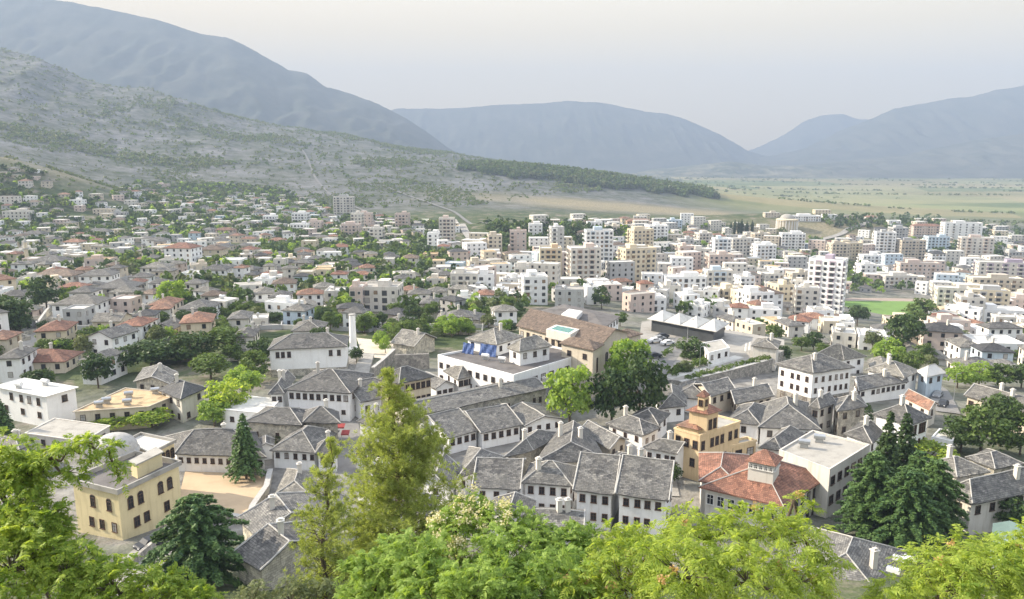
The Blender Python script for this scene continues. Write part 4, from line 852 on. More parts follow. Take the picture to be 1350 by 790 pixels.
APTS = [(726,369,29,6,'cream',0,'orange'),(772,377,40,7,'offwhite',.1,'pink'),(844,374,46,7,'cream',y2,None),(683,337,22,6,'pink',0,None),(653,338,18,5,'beige',.1,None),(706,320,18,5,'white',0,None),
 (735,345,17,8,'grey',.1,'white'),(790,350,36,8,'white',.05,'blue'),(848,338,30,7,'cream',y2,None),(843,307,34,4,'orange',0,None),(868,320,26,5,'white',.2,None),(784,307,20,3,'white',0,None),(808,308,18,2,'beige',0,None),
 (952,344,22,6,'white',0,'blue'),(979,337,30,5,'offwhite',.2,None),(1005,324,22,4,'beige',0,None),(1010,347,26,5,'white',.1,None),(1045,333,30,6,'white',-.1,None),(950,365,32,5,'pink',0,None),(948,392,34,5,'white',0,'blue'),
 (905,352,19,5,'pink',0,None),(1083,417,38,10,'white',y3,'purple'),(1062,420,30,5,'offwhite',-.3,None),(1108,343,24,5,'beige',0,None),(1120,342,32,5,'cream',0,None),(1166,339,24,8,'white',-.2,'grey'),(1150,351,26,3,'white',0,None),
 (1186,322,20,6,'grey',0,None),(1222,315,36,5,'pink',-.1,None),(1268,322,46,8,'white',-.15,None),(1203,342,32,6,'beige',0,'grey'),(1236,336,27,6,'blue',-.1,None),(1286,347,40,8,'offwhite',-.3,'pink'),(1211,373,50,5,'pink',-.1,None),
 (1187,381,42,3,'offwhite',0,None),(1144,370,21,4,'white',0,None),(1322,384,66,7,'offwhite',-.25,'purple'),(1312,404,60,6,'beige',-.2,None),(1256,414,42,5,'offwhite',-.3,None),(1302,427,46,6,'cream',-.3,'grey'),(1279,432,30,5,'offwhite',-.3,None),
 (453,287,26,8,'offwhite',0,'grey'),(395,297,20,4,'white',0,None),(394,309,22,3,'white',0,None),(415,305,16,3,'pink',0,None),(462,315,24,4,'pink',0,None),(496,321,17,4,'offwhite',0,None),(482,302,16,5,'pink',0,None),(530,304,18,5,'pink',0,None),
 (589,322,20,7,'offwhite',0,'pink'),(571,329,15,4,'white',0,None),(612,387,36,3,'white',0,None),(640,388,22,3,'white',0,None),(470,308,14,6,'offwhite',0,None),(355,297,16,3,'white',0,None),(905,335,18,4,'grey',0,None),(925,350,20,4,'offwhite',0,None),
 (890,305,18,4,'blue',0,None),(930,325,18,4,'white',.2,None),(1340,345,22,3,'grey',0,None),(690,375,24,3,'white',0,None),(706,402,32,4,'white',.1,None),(1003,420,34,4,'white',.2,None),(1035,405,22,4,'cream',.2,None),
 (965,405,26,3,'cream',.2,None),(885,402,24,3,'white',0,None),(868,412,20,2,'white',.1,None),(1020,380,26,3,'white',.1,None),(1055,378,24,3,'beige',.1,None),(985,385,20,3,'white',.2,None)]
for (a, b_, w, f, c, yw, acc) in sorted(APTS, key=lambda t: -t[1]): apartment(a, b_, w, f, c if c != 'white' or (a * 7) % 3 or a in (1083, 1268, 1045, 772) else 'offwhite', yaw=yw, acc=acc, roof=random.choice(['pale_roof', 'concrete', 'pale_roof']), dm=random.uniform(11, 14), hroof='tile_old' if (a in (843, 1222)) else None)
apartment(904, 387, 54, 3, 'white', dm=11, yaw=.05, roof='pale_roof', label='long white three-storey building with arched upper openings, above the canopied pavilion', name='school', cat='school', balc=False)
apartment(496, 411, 58, 3, 'offwhite', dm=13, yaw=-.05, roof='concrete', label='long off-white three-storey school with rows of big dark windows, behind the minaret', name='school', cat='school', balc=False)
apartment(470, 412, 17, 3, 'pink', dm=12, yaw=0, label='pinkish building joined to the left of the long three-storey school', name='school', cat='building', balc=False)
apartment(1018, 420, 36, 4, 'white', dm=13, yaw=.3, hroof='tile_brown', label='white four-storey block with dark brown hipped roof, left of the white and mauve tower')
apartment(1237, 352, 20, 4, 'white', dm=12, yaw=0, hroof='slate_dark', label='white four-storey building with dark hipped roof below the pale blue block')
apartment(1320, 434, 56, 3, 'white', dm=14, yaw=-.2, label='long white three-storey block with window strips at the right edge, beside the brick hall', balc=False)
apartment(1246, 431, 34, 2, 'tile' if False else 'orange', dm=14, yaw=-.1, roof='pale_roof', label='red brick hall with whitish flat roof, right of the sports field', name='brick_hall', cat='hall', balc=False)
apartment(1062, 292, 40, 2, 'white', dm=14, label='long white building on the skyline of the knoll, behind the columned museum', name='hall', cat='hall', balc=False)
# museum on the knoll: drum with columns and shallow dome
def museum():
    p = G(1037, 302); root = empty('museum', 'round columned museum with low dome on the knoll', 'museum', p); K = MB()
    K.lathe((0, 0, -4), [(12, 0), (12, 15), (13.5, 15.01), (13.5, 16.5), (9, 17.5)], 28); K.build('wall', ['cream'], root)
    D = MB(); D.lathe((0, 0, 13.5), [(8.9 * cos(t), 5.5 * sin(t)) for t in np.linspace(0, 1.5, 8)], 24); D.build('dome', ['concrete'], root, smooth=True)
    for k in range(22):
        t = 2 * pi * k / 22
        if sin(t) > .35: continue
        c_ = MB(); c_.tube((13 * cos(t), 13 * sin(t), -3), (13 * cos(t), 13 * sin(t), 11), .55, .5, 8); c_.build('column', ['white'], root)
    OCC.append((p[0], p[1], 16))
museum()
# digitised houses: base pixel, width px, depth m, yaw deg, floors, roof kind, roof, wall
HS = [(99,422,64,13,4,2,'hip','slate_warm','white'),(69,464,42,12,14,2,'hip','tile','cream'),(133,474,44,11,-14,2,'gable','slate','white'),(172,456,38,11,0,2,'hip','tile','white'),(213,422,34,12,3,2,'hip','tile_old','beige'),
 (257,428,46,13,4,2,'hip','slate','white'),(260,449,44,13,16,2,'hip','tile_old','cream'),(149,397,52,15,2,2,'hip','slate','stone'),(160,404,36,10,0,2,'hip','slate_warm','offwhite'),(70,379,58,12,0,2,'hip','tile_brown','offwhite'),
 (126,379,46,12,8,2,'hip','slate','white'),(235,352,42,14,-8,4,'hip','tile','white'),(278,347,34,13,2,3,'hip','tile_brown','cream'),(305,356,29,11,0,2,'flat','pale_roof','white'),(203,367,38,12,0,2,'hip','slate_warm','offwhite'),
 (282,370,36,12,4,2,'hip','slate','white'),(60,358,46,14,0,2,'hip','slate','white'),(128,356,34,11,0,2,'flat','ochre','pink'),(8,396,34,14,50,3,'hip','tile_old','cream'),(2,452,30,12,55,3,'hip','slate','white'),(48,494,80,11,4,1,'hip','tile','beige'),
 (14,505,34,11,10,2,'hip','slate','white'),(120,508,34,11,-10,2,'hip','slate','white'),(322,471,30,11,8,2,'hip','slate','offwhite'),(214,446,36,10,0,1,'gable','slate','offwhite'),(140,436,42,10,2,1,'gable','slate_warm','beige'),(315,443,30,11,10,2,'hip','slate','offwhite'),
 (206,327,26,11,0,2,'hip','slate','white'),(42,318,30,11,0,2,'hip','slate','white'),(95,330,26,10,0,2,'hip','tile_old','white'),(20,292,34,12,0,3,'flat','concrete','offwhite'),(8,272,26,11,0,3,'flat','tar','offwhite'),(88,290,34,10,0,1,'flat','pale_roof','grey'),
 (135,284,26,10,0,2,'flat','concrete','beige'),(100,272,18,9,0,2,'flat','pale_roof','white'),(128,314,32,11,0,2,'hip','slate','white'),(155,288,20,9,0,2,'flat','pale_roof','grey'),(213,248,17,10,0,2,'flat','pale_roof','pink'),(192,253,20,10,0,1,'flat','tile_old','pink'),
 (240,277,18,10,0,2,'flat','pale_roof','white'),(296,312,26,11,0,2,'hip','tile_old','pink'),(320,296,16,9,0,2,'flat','pale_roof','white'),(364,327,24,10,0,2,'hip','tile_old','white'),(407,334,20,10,0,3,'flat','pale_roof','cream'),(448,336,24,10,0,2,'hip','tile','white'),
 (404,350,18,9,0,1,'flat','pale_roof','white'),(375,390,34,11,12,2,'hip','tile_brown','white'),(425,370,28,10,0,2,'flat','ochre','cream'),(350,405,28,12,20,2,'hip','slate_warm','white'),(405,415,34,14,20,1,'gable','slate_warm','stone'),
 (366,410,26,11,0,2,'hip','slate','white'),(565,418,26,12,0,2,'hip','slate','stone'),(585,430,22,11,0,1,'hip','slate_warm','stone'),(540,395,22,10,0,1,'gable','slate','white'),(540,352,24,11,0,2,'hip','tile_brown','offwhite'),(567,347,20,10,0,2,'flat','ochre','orange'),
 (610,345,20,10,0,2,'hip','tile_old','pink'),(520,437,34,12,-10,1,'hip','slate_warm','offwhite'),(620,430,26,12,-10,1,'hip','slate','stone'),(640,405,24,11,0,2,'hip','tile_old','white'),(660,400,22,11,0,2,'flat','pale_roof','white'),
 (1106,440,38,13,-20,2,'flat','pale_roof','white'),(1150,462,36,12,-20,2,'flat','pale_roof','white'),(1112,458,30,11,-20,2,'flat','pale_roof','offwhite'),(1230,457,20,11,0,2,'hip','tile','blue'),(1262,455,34,12,-10,2,'flat','pale_roof','white'),(1300,450,30,12,-10,2,'flat','pale_roof','white'),
 (1335,455,36,12,-10,2,'flat','concrete','white'),(1320,472,60,13,-6,2,'flat','pale_roof','white'),(1280,478,34,12,-6,2,'hip','slate_warm','white'),(1235,482,34,12,-15,1,'hip','slate_warm','offwhite'),(1298,498,60,12,-8,1,'hip','slate','offwhite'),(1340,500,40,12,-8,1,'hip','slate','offwhite'),
 (1200,470,30,11,-15,1,'gable','slate_warm','offwhite'),(1165,500,34,12,-20,1,'gable','slate_warm','offwhite'),(1180,466,28,11,-20,1,'flat','pale_roof','beige'),(1095,440,20,10,-10,2,'flat','pale_roof','cream'),(1050,445,26,12,10,2,'hip','slate','offwhite'),(1030,440,22,12,10,2,'flat','ochre','cream'),
 (1080,458,30,12,-10,1,'hip','slate_warm','offwhite'),(975,440,24,12,20,2,'hip','slate','offwhite'),(1000,446,22,11,20,2,'flat','pale_roof','beige'),(1095,290,18,10,0,2,'flat','pale_roof','white'),(1122,288,20,10,0,1,'flat','concrete','beige'),(1150,293,16,10,0,2,'hip','tile_old','white'),(1180,298,16,10,0,2,'flat','pale_roof','white'),(1205,299,14,10,0,1,'hip','tile','cream'),(1018,287,20,10,0,2,'flat','pale_roof','beige'),(1085,283,22,10,0,2,'flat','pale_roof','cream')]
for (a, b_, w, d, yw, f, rk, rm, wl) in HS:
    p = G(a, b_); c = p[1] * cos(TH) - p[2] * sin(TH); W = w * c / F_PX * .95; yaw = R(yw); n = np.array([sin(yaw), -cos(yaw)])
    if rm in ('tile_old',) and rk == 'flat': rm = 'tile_old'
    house(p[0] - n[0] * d / 2, p[1] - n[1] * d / 2, W, d, yaw, f, rk, rm, wl, far=0 if p[1] < 420 else 1)
# hill of houses: fill
def poly_in(x, y, P_):
    r = False; j = len(P_) - 1
    for i in range(len(P_)):
        if (P_[i][1] > y) != (P_[j][1] > y) and x < (P_[j][0] - P_[i][0]) * (y - P_[i][1]) / (P_[j][1] - P_[i][1]) + P_[i][0]: r = not r
        j = i
    return r
ZA = [(-60,222),(40,222),(90,250),(130,262),(180,243),(330,235),(400,262),(470,284),(600,302),(640,340),(700,400),(680,425),(600,450),(520,455),(470,440),(330,430),(330,480),(210,480),(120,470),(60,520),(-60,520)]
ZB = [(560,318),(640,318),(700,300),(860,292),(1000,300),(1090,318),(1180,300),(1240,285),(1310,300),(1380,330),(1420,500),(1350,505),(1260,480),(1190,500),(1140,460),(1060,462),(975,432),(950,420),(850,412),(810,405),(700,405),(640,400)]
GAPS = [[(465,325),(505,330),(600,338),(600,352),(500,345),(340,335),(340,322)], [(1098,388),(1240,388),(1240,440),(1098,436)], [(215,450),(330,448),(340,480),(260,500),(170,470)], [(640,300),(780,318),(780,330),(650,330)], [(0,470),(70,395),(85,400),(30,475)],
        [(420,440),(600,440),(600,500),(330,500),(330,445)], [(205,372),(330,372),(330,384),(205,384)], [(1090,345),(1140,352),(1140,380),(1090,380)], [(1010,310),(1110,315),(1110,325),(1010,325)]]
rr = random.Random(12); cand = []
yv = 215.0
while yv < 1150:
    stp = 12.6 + max(0, yv - 300) * .013
    xv = -.78 * yv
    while xv < .8 * yv:
        cand.append((xv + rr.uniform(-.42, .42) * stp, yv + rr.uniform(-.42, .42) * stp)); xv += stp
    yv += stp * .92
n_f = {'flat_roof_house': 0, 'tiled_roof_house': 0, 'stone_roof_house': 0}
PK = dict(near=lambda: rr.choice(['slate', 'slate', 'slate_warm', 'slate', 'slate_dark', 'tile_old', 'tile', 'tile_brown']))
for (x, y) in sorted(cand, key=lambda t: t[1]):
    z = gz(x, y); px, py = proj((x, y, z))
    A = poly_in(px, py, ZA); B = poly_in(px, py, ZB)
    if not (A or B) or any(poly_in(px, py, g) for g in GAPS): continue
    if A and not B and rr.random() < (.18 if y < 600 else .14): continue
    if B and not A and rr.random() < .06: continue
    w, d = (rr.uniform(7, 12.5), rr.uniform(6.5, 10)) if A and not B else (rr.uniform(8, 14.5), rr.uniform(7, 11))
    if not free(x, y, .38 * hypot(w, d)): continue
    left = A and not B
    f = rr.choice([1, 1, 2, 2, 2, 2]) if left else rr.choice([1, 2, 2, 2, 3, 3]); u = rr.random()
    sl = (.50 if y < 600 else .30) if left else (.12 if px < 1150 or y > 300 else .45)
    if left and rr.random() < .10 and y < 800: continue
    if u < sl: rk, rm = 'hip', rr.choice(['slate', 'slate', 'slate_warm', 'slate_dark'])
    elif u < sl + .15: rk, rm = 'hip', rr.choice(['tile', 'tile_old', 'tile_old', 'tile_brown'])
    else: rk, rm = 'flat', rr.choice(['pale_roof', 'pale_roof', 'pale_roof', 'concrete', 'concrete', 'ochre' if rr.random() < .3 else 'pale_roof'])
    wl = rr.choice(['white', 'white', 'beige', 'offwhite', 'cream', 'beige', 'offwhite', 'grey', 'pink', 'blue' if rr.random() < .4 else 'white'])
    if not left and y > 380 and rr.random() < .13 and px > 620: f = rr.choice([4, 5]); w = 16; rk, rm = 'flat', 'pale_roof'
    yaw = R(rr.gauss(2, 14)) if left else R(rr.gauss(-14 if px > 1000 else 8, 14))
    nm = 'flat_roof_house' if rk == 'flat' else 'tiled_roof_house' if 'tile' in rm else 'stone_roof_house'
    lod = 0 if y < 330 else 1 if y < 520 else 2
    n_f[nm] += 1
    if n_f[nm] > 225: lod = 3
    if lod < 2: house(x, y, w, d, yaw, f, rk, rm, wl, far=lod)
    else:
        M_, org, nm, ph, gp, mats, top = house(x, y, w, d, yaw, f, rk, rm, wl, far=2)
        if lod == 2: o = M_.build(nm, mats, None, org, loc=org); tag(o, ph, 'house', gp); auto(o, ph, top)
        else: FAR.append((M_, mats))
if FAR:
    A = MB(); names = []
    for M_, mats in FAR:
        mm = []
        for m in mats:
            if m not in names: names.append(m)
            mm.append(names.index(m))
        k = len(A.v); A.v += M_.v; A.f += [tuple(k + i for i in f) for f in M_.f]; A.m += [mm[i] for i in M_.m]
    o = A.build('distant_houses', names); tag(o, 'far small flat-roofed houses thinning out at the far edge of the town', 'houses', kind='stuff')
print('fill', n_f, len(FAR), len(OCC))
# ================================================================== VEGETATION
rs = np.random.RandomState(5)
def unit(a): return a / np.maximum(np.linalg.norm(a, axis=-1, keepdims=True), 1e-9)
def cards(cen, out, size, aspect=.6, flat=0.0, spread=.9):
    """leaf-clump faces: centres, outward directions, sizes -> quads with a fold"""
    n = len(cen); nrm = unit(out * (1 - flat) + rs.normal(size=(n, 3)) * spread + np.array([0, 0, flat * 2.2]))
    t = unit(np.cross(nrm, rs.normal(size=(n, 3)))); b = np.cross(nrm, t); s = np.asarray(size)[:, None]
    v = np.stack([cen - t * s, cen - b * s * aspect + nrm * s * .18, cen + t * s, cen + b * s * aspect + nrm * s * .18], 1)
    return v.reshape(-1, 3)
def quads(n): return np.arange(n * 4).reshape(n, 4)
def crown_pts(nc, per, rx, rz, cz, rc, low=-.5, lump=.25):
    d = unit(rs.normal(size=(nc * 2, 3))); d = d[d[:, 2] > low][:nc]; nc = len(d)
    rad = (1 - lump + lump * 2 * rs.rand(nc))[:, None] * .78
    c = d * rad * np.array([rx, rx, rz]) + np.array([0, 0, cz])
    o = unit(rs.normal(size=(nc, per, 3))); o[..., 2] = np.abs(o[..., 2]) * .9 - .15 * rs.rand(nc, per); r = rc * (.65 + .5 * rs.rand(nc, 1, 1)) * (.75 + .3 * rs.rand(nc, per, 1))
    p = c[:, None] + o * r; return p.reshape(-1, 3), unit((o + d[:, None] * .6).reshape(-1, 3))
def trunk_mesh(h, r, rx, cz, rz, n=7, seed=0):
    M_ = MB(); q = random.Random(seed); k = cz - rz * .3
    M_.tube((0, 0, -2), (q.uniform(-.1, .1), 0, k), r, r * .65)
    for i in range(n):
        t = 2 * pi * i / n + q.random(); e = (cos(t) * rx * .6, sin(t) * rx * .6, cz + rz * q.uniform(-.1, .5)); s = (0, 0, k * q.uniform(.6, 1))
        M_.tube(s, e, r * .4, r * .12, 5)
    return M_
def broad_proto(i, mat, rx=3.0, rz=2.9, cz=4.0, nc=60, per=30, size=.30, name='crown'):
    p, o = crown_pts(nc, per, rx, rz, cz, rx * .36, -.75, lump=.25 + .05 * (i % 3)); V = cards(p, o, size * (.7 + .6 * rs.rand(len(p))))
    c = fastmesh(name, V, quads(len(p)), [mat]); tr = trunk_mesh(cz, .22, rx, cz, rz, seed=i).build('trunk', ['bark']); r = (c.data, tr.data)
    bpy.data.objects.remove(c); bpy.data.objects.remove(tr); return r
PROTO = {}
for k, mt in (('bright', 'bright'), ('fresh', 'fresh'), ('mid', 'mid'), ('dark', 'dark'), ('olive', 'olive')):
    PROTO[k] = [broad_proto(i, mt, rz=[2.9, 3.3, 2.6][i % 3], nc=[62, 56, 66][i % 3], cz=[4.0, 3.9, 4.2][i % 3]) for i in range(3)]
GRP = {'broadleaf_tree': 'broadleaf trees between the houses', 'bush': 'garden bushes between the houses'}
NT = {}
PHR = {'bright': ['bright yellow-green', 'tree'], 'fresh': ['fresh green', 'tree'], 'mid': ['mid green', 'tree'], 'dark': ['dark green', 'tree'], 'olive': ['dull olive-green', 'tree']}
def place_tree(x, y, h, w, kind='mid', z=None, label=None, name='broadleaf_tree', rz=None, data=None, cat='tree', group=1):
    z = gz(x, y) if z is None else z; r = rs.rand()
    cd, td = data or PROTO[kind][int(r * 2.999)]; NT[name] = NT.get(name, 0) + 1
    root = bpy.data.objects.new(name, None); col.objects.link(root); root.location = (x, y, z); root.rotation_euler = (0, 0, rs.rand() * 6.3 if rz is None else rz)
    base = 7.3 if data is None else 1.0; bw = 6.4 if data is None else 1.0
    root.scale = (w / bw, w / bw, h / base)
    for nm, d in (('trunk', td), ('crown', cd)):
        o = bpy.data.objects.new(nm, d); col.objects.link(o); o.parent = root
    sz = 'small' if h < 5 else 'mid-sized' if h < 8 else 'tall'
    shp = 'spreading' if w > h * 1.05 else 'round-crowned' if w > h * .8 else 'narrow-crowned'
    ph = '%s %s %s %s' % (sz, shp, PHR.get(kind, ['green'])[0], 'tree')
    tag(root, label or ph, cat, GRP.get(name) if group == 1 else group)
    if not label: auto(root, ph, (x, y, z + h * .6))
    return root
def tree_px(px, pyb, wpx, hpx, kind, label, **k):
    p = G(px, pyb); c = p[1] * cos(TH) - p[2] * sin(TH); s = c / F_PX; place_tree(p[0], p[1], hpx * s / cos(ang(pyb)) * 1.02, wpx * s, kind, p[2], label, group=None, **k)
for a in [(751,566,64,80,'fresh','large fresh green tree at the right end of the long beige hall'),(806,566,62,80,'dark','big dark green tree, left and lowest of the three before the brown hotel'),
          (843,556,66,86,'dark','broad dark green tree behind the dark slate roof, beside the brown hotel'),(828,520,62,72,'fresh','lighter green tree top rising behind the two dark ones before the brown hotel'),
          (228,412,42,42,'fresh','round bright green tree above the red hip-roofed house on the left hillside'),(62,412,42,46,'dark','dark tree beside the main road, left of the big white slate-roofed house'),
          (14,440,54,50,'dark','wide dark tree at the left edge between the road and the edge houses'),(1191,466,46,50,'dark','tall dark tree between the sports field and the slate roofs'),
          (1170,488,44,38,'fresh','round bright green tree just left of the tall dark one near the sports field'),(1216,480,30,26,'mid','smaller green tree right of the round bright one, over the slate roofs'),
          (1150,462,26,24,'olive','dusty green tree left of the round bright tree'),(1130,430,28,26,'dark','dark tree standing on the near edge of the sports field, left side'),
          (1214,432,42,36,'mid','wide tree on the near right corner of the sports field'),(914,484,38,38,'dark','dark green tree in the plaza beds below the canopied pavilion'),(938,480,30,26,'mid','green tree right of the dark plaza tree'),
          (958,478,16,18,'dark','small dark round tree at the middle of the plaza'),(1021,452,22,24,'mid','green tree right of the plaza, below the cream houses'),(793,408,24,30,'dark','dark green tree right behind the dark-roofed house with the skylight'),
          (300,552,56,50,'bright','bright green tree on the bank left of the long white hall, lowest of the row'),(322,530,48,44,'fresh','fresh green tree, second lowest on the bank left of the terrace house'),(283,562,44,34,'fresh','fresh green tree at the foot of the bank beside the flat white shed'),
          (338,505,40,40,'mid','green tree on the bank close under the long white terrace house'),(345,480,36,34,'dark','dark tree touching the left end of the long white terrace house'),(150,566,60,20,'bright','bright green vine-like hedge tree before the ochre flat roof'),(200,564,50,24,'bright','bright green spreading tree in front of the beige slate-roofed house'),
          (1292,600,66,60,'mid','large green tree in the thicket right of the two-tone house'),(1318,588,50,62,'dark','tall dark tree in the thicket below the long beige house'),(1266,596,50,44,'dark','dark tree just right of the two-tone house'),(1344,600,44,50,'mid','green tree at the right edge below the long beige house'),
          (1225,612,60,28,'bright','low bright green trees at the foot of the two-tone house'),(1262,512,36,30,'fresh','bright tree, leftmost in the row above the long beige house'),(1290,510,38,30,'fresh','green tree, second in the row above the long beige house'),(1318,512,36,30,'mid','green tree, third in the row above the long beige house'),(1346,512,34,32,'dark','dark tree, rightmost in the row above the long beige house'),
          (1330,700,50,44,'dark','dark tree beside the white house with dark hip roof, lower right'),(412,470,12,16,'dark','small round dark shrub at the right end of the terrace house') if False else (470,478,18,20,'dark','small round dark tree at the right end of the long terrace house'),
          (508,466,16,22,'fresh','small bright tree by the beige yard right of the minaret'),(370,592,20,18,'dark','small dark tree beside the yard conifer'),(885,640,26,26,'dark','dark ivy-clad tree at the foot of the white house below the lantern building'),(1015,655,26,22,'dark','dark tree before the red tile front') if False else (1140,560,22,26,'dark','dark tree by the ivy-grown stone house'),
          (130,512,40,46,'dark','dark tree in the hollow behind the white grey-roofed house'),(200,486,60,34,'dark','wide dark tree mass in the green hollow, left'),(250,478,60,38,'dark','wide dark tree in the green hollow, centre'),(300,470,56,36,'mid','green tree in the hollow, right'),(278,500,50,36,'mid','green tree in front of the hollow, above the beige house'),(165,492,40,36,'dark','dark tree at the left end of the green hollow')]:
    tree_px(*a)
# ---- conifers
def conifer(h, R0, nw, nb, up, droop, size, nd, mat, prof, flat=.7, seed=0, aspect=.4, gaps=0.0, fluff=.35, trunk_r=.3, start=.12):
    q = np.random.RandomState(seed); P_ = []; O = []; T = MB(); T.tube((0, 0, -3), (0, 0, h * .97), trunk_r, .03, 8)
    for i in range(nw):
        f = start + (1 - start) * (i + q.rand() * .6) / nw; R_ = R0 * prof(f); z0 = h * f
        for j in range(nb):
            if q.rand() < gaps: continue
            t = 2 * pi * (j + q.rand() * .8) / nb + i; L = R_ * q.uniform(.65, 1.12)
            d = np.array([cos(t), sin(t), 0]); m = max(6, int(nd * L / R0)); u = q.rand(m) ** .6 * .95 + .05
            zz = z0 + L * (up * u - droop * u * u); lat = (q.rand(m) - .5) * L * .42 * (1.15 - u)
            p = d[None] * (u * L)[:, None] + np.cross(d, [0, 0, 1])[None] * lat[:, None]; p[:, 2] += zz - np.abs(lat) * .3 + q.normal(size=m) * size * fluff; p[:, :2] += q.normal(size=(m, 2)) * size * fluff * .8
            P_.append(p); O.append(np.repeat(d[None] + np.array([[0, 0, .5 if fluff > 1 else 0]]), m, 0)); T.tube((0, 0, z0), d * L * .8 + np.array([0, 0, z0 + L * (up * .8 - droop * .64)]), trunk_r * .22 * (1.2 - f), .015, 4, caps=False)
    P_ = np.concatenate(P_); O = np.concatenate(O); V = cards(P_, O, size * (.6 + .7 * rs.rand(len(P_))), aspect, flat, .55)
    c = fastmesh('crown', V, quads(len(P_)), [mat]); t = T.build('trunk', ['bark']); r = (c.data, t.data); bpy.data.objects.remove(c); bpy.data.objects.remove(t); return r
cone = lambda f: (1 - f) ** .85 + .02
def con_px(px, pyb, wpx, hpx, data, label, name, z=None, Y=None):
    p = G(px, pyb) if Y is None else PY(px, pyb, Y); c = p[1] * cos(TH) - p[2] * sin(TH); s = c / F_PX; e = abs(ang(pyb))
    return p, hpx * s / cos(e), wpx * s / 2
def con(px, pyb, wpx, hpx, label, name, Y=None, group=None, **k):
    p, h, r = con_px(px, pyb, wpx, hpx, None, label, name, Y=Y); d = conifer(h, r, seed=int(px), **k)
    place_tree(p[0], p[1], 1, 1, 'x', p[2], label, name=name, data=d, rz=0, group=group)
sp = dict(nw=22, nb=9, up=.25, droop=.5, size=.30, nd=70, mat='cedar', prof=cone, flat=.5, aspect=.45)
con(325, 632, 58, 84, 'dark blue-green conifer standing alone at the far side of the sandy yard', 'spruce_tree', **sp)
ce = dict(nw=15, nb=9, up=.45, droop=.5, size=.26, nd=330, mat='cedar', prof=lambda f: min(1, 1.5 * (1 - f)) ** .55 * (.78 + .3 * abs(sin(f * 19))), flat=.75, aspect=.45, start=.06)
con(264, 768, 140, 106, 'large spreading dark cedar below the domed yellow house', 'cedar_tree', **ce)
CG = 'cedars below the flat concrete roof'
con(1192, 722, 108, 98, 'broad dark cedar, foremost of the lower right group', 'cedar_tree', group=CG, **ce)
con(1146, 706, 90, 104, 'broad dark cedar, left side of the lower right group beside the tiled roof', 'cedar_tree', group=CG, **ce)
con(1226, 712, 88, 100, 'dark cedar, right side of the lower right group', 'cedar_tree', group=CG, **ce)
sp2 = dict(sp); sp2.update(mat='dark', size=.34)
con(1162, 676, 60, 128, 'taller pointed conifer, left one of the two spires among the cedars', 'spruce_tree', group=CG, **sp2)
con(1184, 668, 72, 118, 'pointed conifer, right one of the two spires among the cedars', 'spruce_tree', group=CG, **sp2)
con(1204, 690, 70, 90, 'rounder dark conifer behind the foremost cedar', 'cedar_tree', group=CG, **ce)
con(4, 585, 46, 62, 'dark conifer cut by the left edge in front of the white flat-roofed house', 'spruce_tree', **sp)
def pine(h, R0, nw, nb, prof, seed, per=24, dens=1.0):
    q = np.random.RandomState(seed); P_ = []; O = []; T = MB(); x0 = 0
    pts = [(q.normal() * .05 * k, q.normal() * .05 * k, h * k / 8) for k in range(9)]; pts[0] = (0, 0, -3)
    for k in range(8): T.tube(pts[k], pts[k + 1], .2 * (1 - k / 8.5), .2 * (1 - (k + 1) / 8.5), 7, caps=False)
    for i in range(nw):
        f = .05 + .94 * (i + q.rand()) / nw
        for j in range(nb):
            if q.rand() < .1: continue
            t = q.rand() * 6.28; L = max(.15, R0 * prof(f) * q.uniform(.4, 1.15)); d = np.array([cos(t), sin(t), q.uniform(.35, .8)]); z0 = h * f - L * .3
            k = min(7, max(0, int(8 * z0 / h))); s0 = np.array([pts[k][0], pts[k][1], z0]); T.tube(s0, s0 + d * L * .9, .035 * (1.2 - f), .008, 4, caps=False)
            n = max(3, int(L * 9 * dens)); u = q.rand(n) ** .55 * .8 + .22; c = s0 + d * (u * L)[:, None] + q.normal(size=(n, 3)) * np.array([.22, .22, .14]) * (.4 + L * .28)
            o = unit(q.normal(size=(n, per, 3)) + np.array([0, 0, .55]) + d * .4); P_.append((c[:, None] + o * (.04 + .15 * q.rand(n, per, 1))).reshape(-1, 3)); O.append(o.reshape(-1, 3))
    P_ = np.concatenate(P_); O = np.concatenate(O); n = len(P_); tt = O; b = unit(np.cross(tt, rs.normal(size=(n, 3)))); s = (.075 + .05 * rs.rand(n))[:, None]
    V = np.stack([P_ - tt * s, P_ - b * s * .17, P_ + tt * s, P_ + b * s * .17], 1).reshape(-1, 3); print('pine', n)
    c = fastmesh('crown', V, quads(n), ['pine']); t = T.build('trunk', ['bark']); r = (c.data, t.data); bpy.data.objects.remove(c); bpy.data.objects.remove(t); return r
for px, pyb, w_, h_, Y, lb, nw, nb, sd, dn in [(530,830,205,296,44,'tall feathery yellow-green pine rising in front of the bazaar',56,10,4,.92),(434,820,104,212,40,'slimmer thin-crowned pine left of the tall one',34,6,9,.8)]:
    p, h, r = con_px(px, pyb, w_, h_, None, '', '', Y=Y); place_tree(p[0], p[1], 1, 1, 'x', p[2], lb, name='pine_tree', data=pine(h, r, nw, nb, lambda f: max(0, 1 - f ** 2.3) ** .95 * (.85 + .15 * sin(f * 23 + sd) + .08 * sin(f * 41)), sd, dens=dn), rz=0, group=None)
# cypresses on the knoll and scattered
cyp = conifer(1, .16, 26, 7, .8, .1, .035, 14, 'dark', lambda f: sin(min(1, f * 1.15) * pi) ** .5 + .05, flat=.1, seed=3, trunk_r=.02, start=.02)
for i, (px, h) in enumerate([(963,18),(968,21),(973,20),(977,22),(984,19),(991,20)]):
    p = G(px, 311); place_tree(p[0], p[1], h * p[1] / F_PX, h * p[1] / F_PX * .8, 'x', p[2], 'dark cypress on the ridge left of the museum, number %s of six from the left' % ['one','two','three','four','five','six'][i], name='cypress_tree', data=cyp, group='cypresses left of the museum')
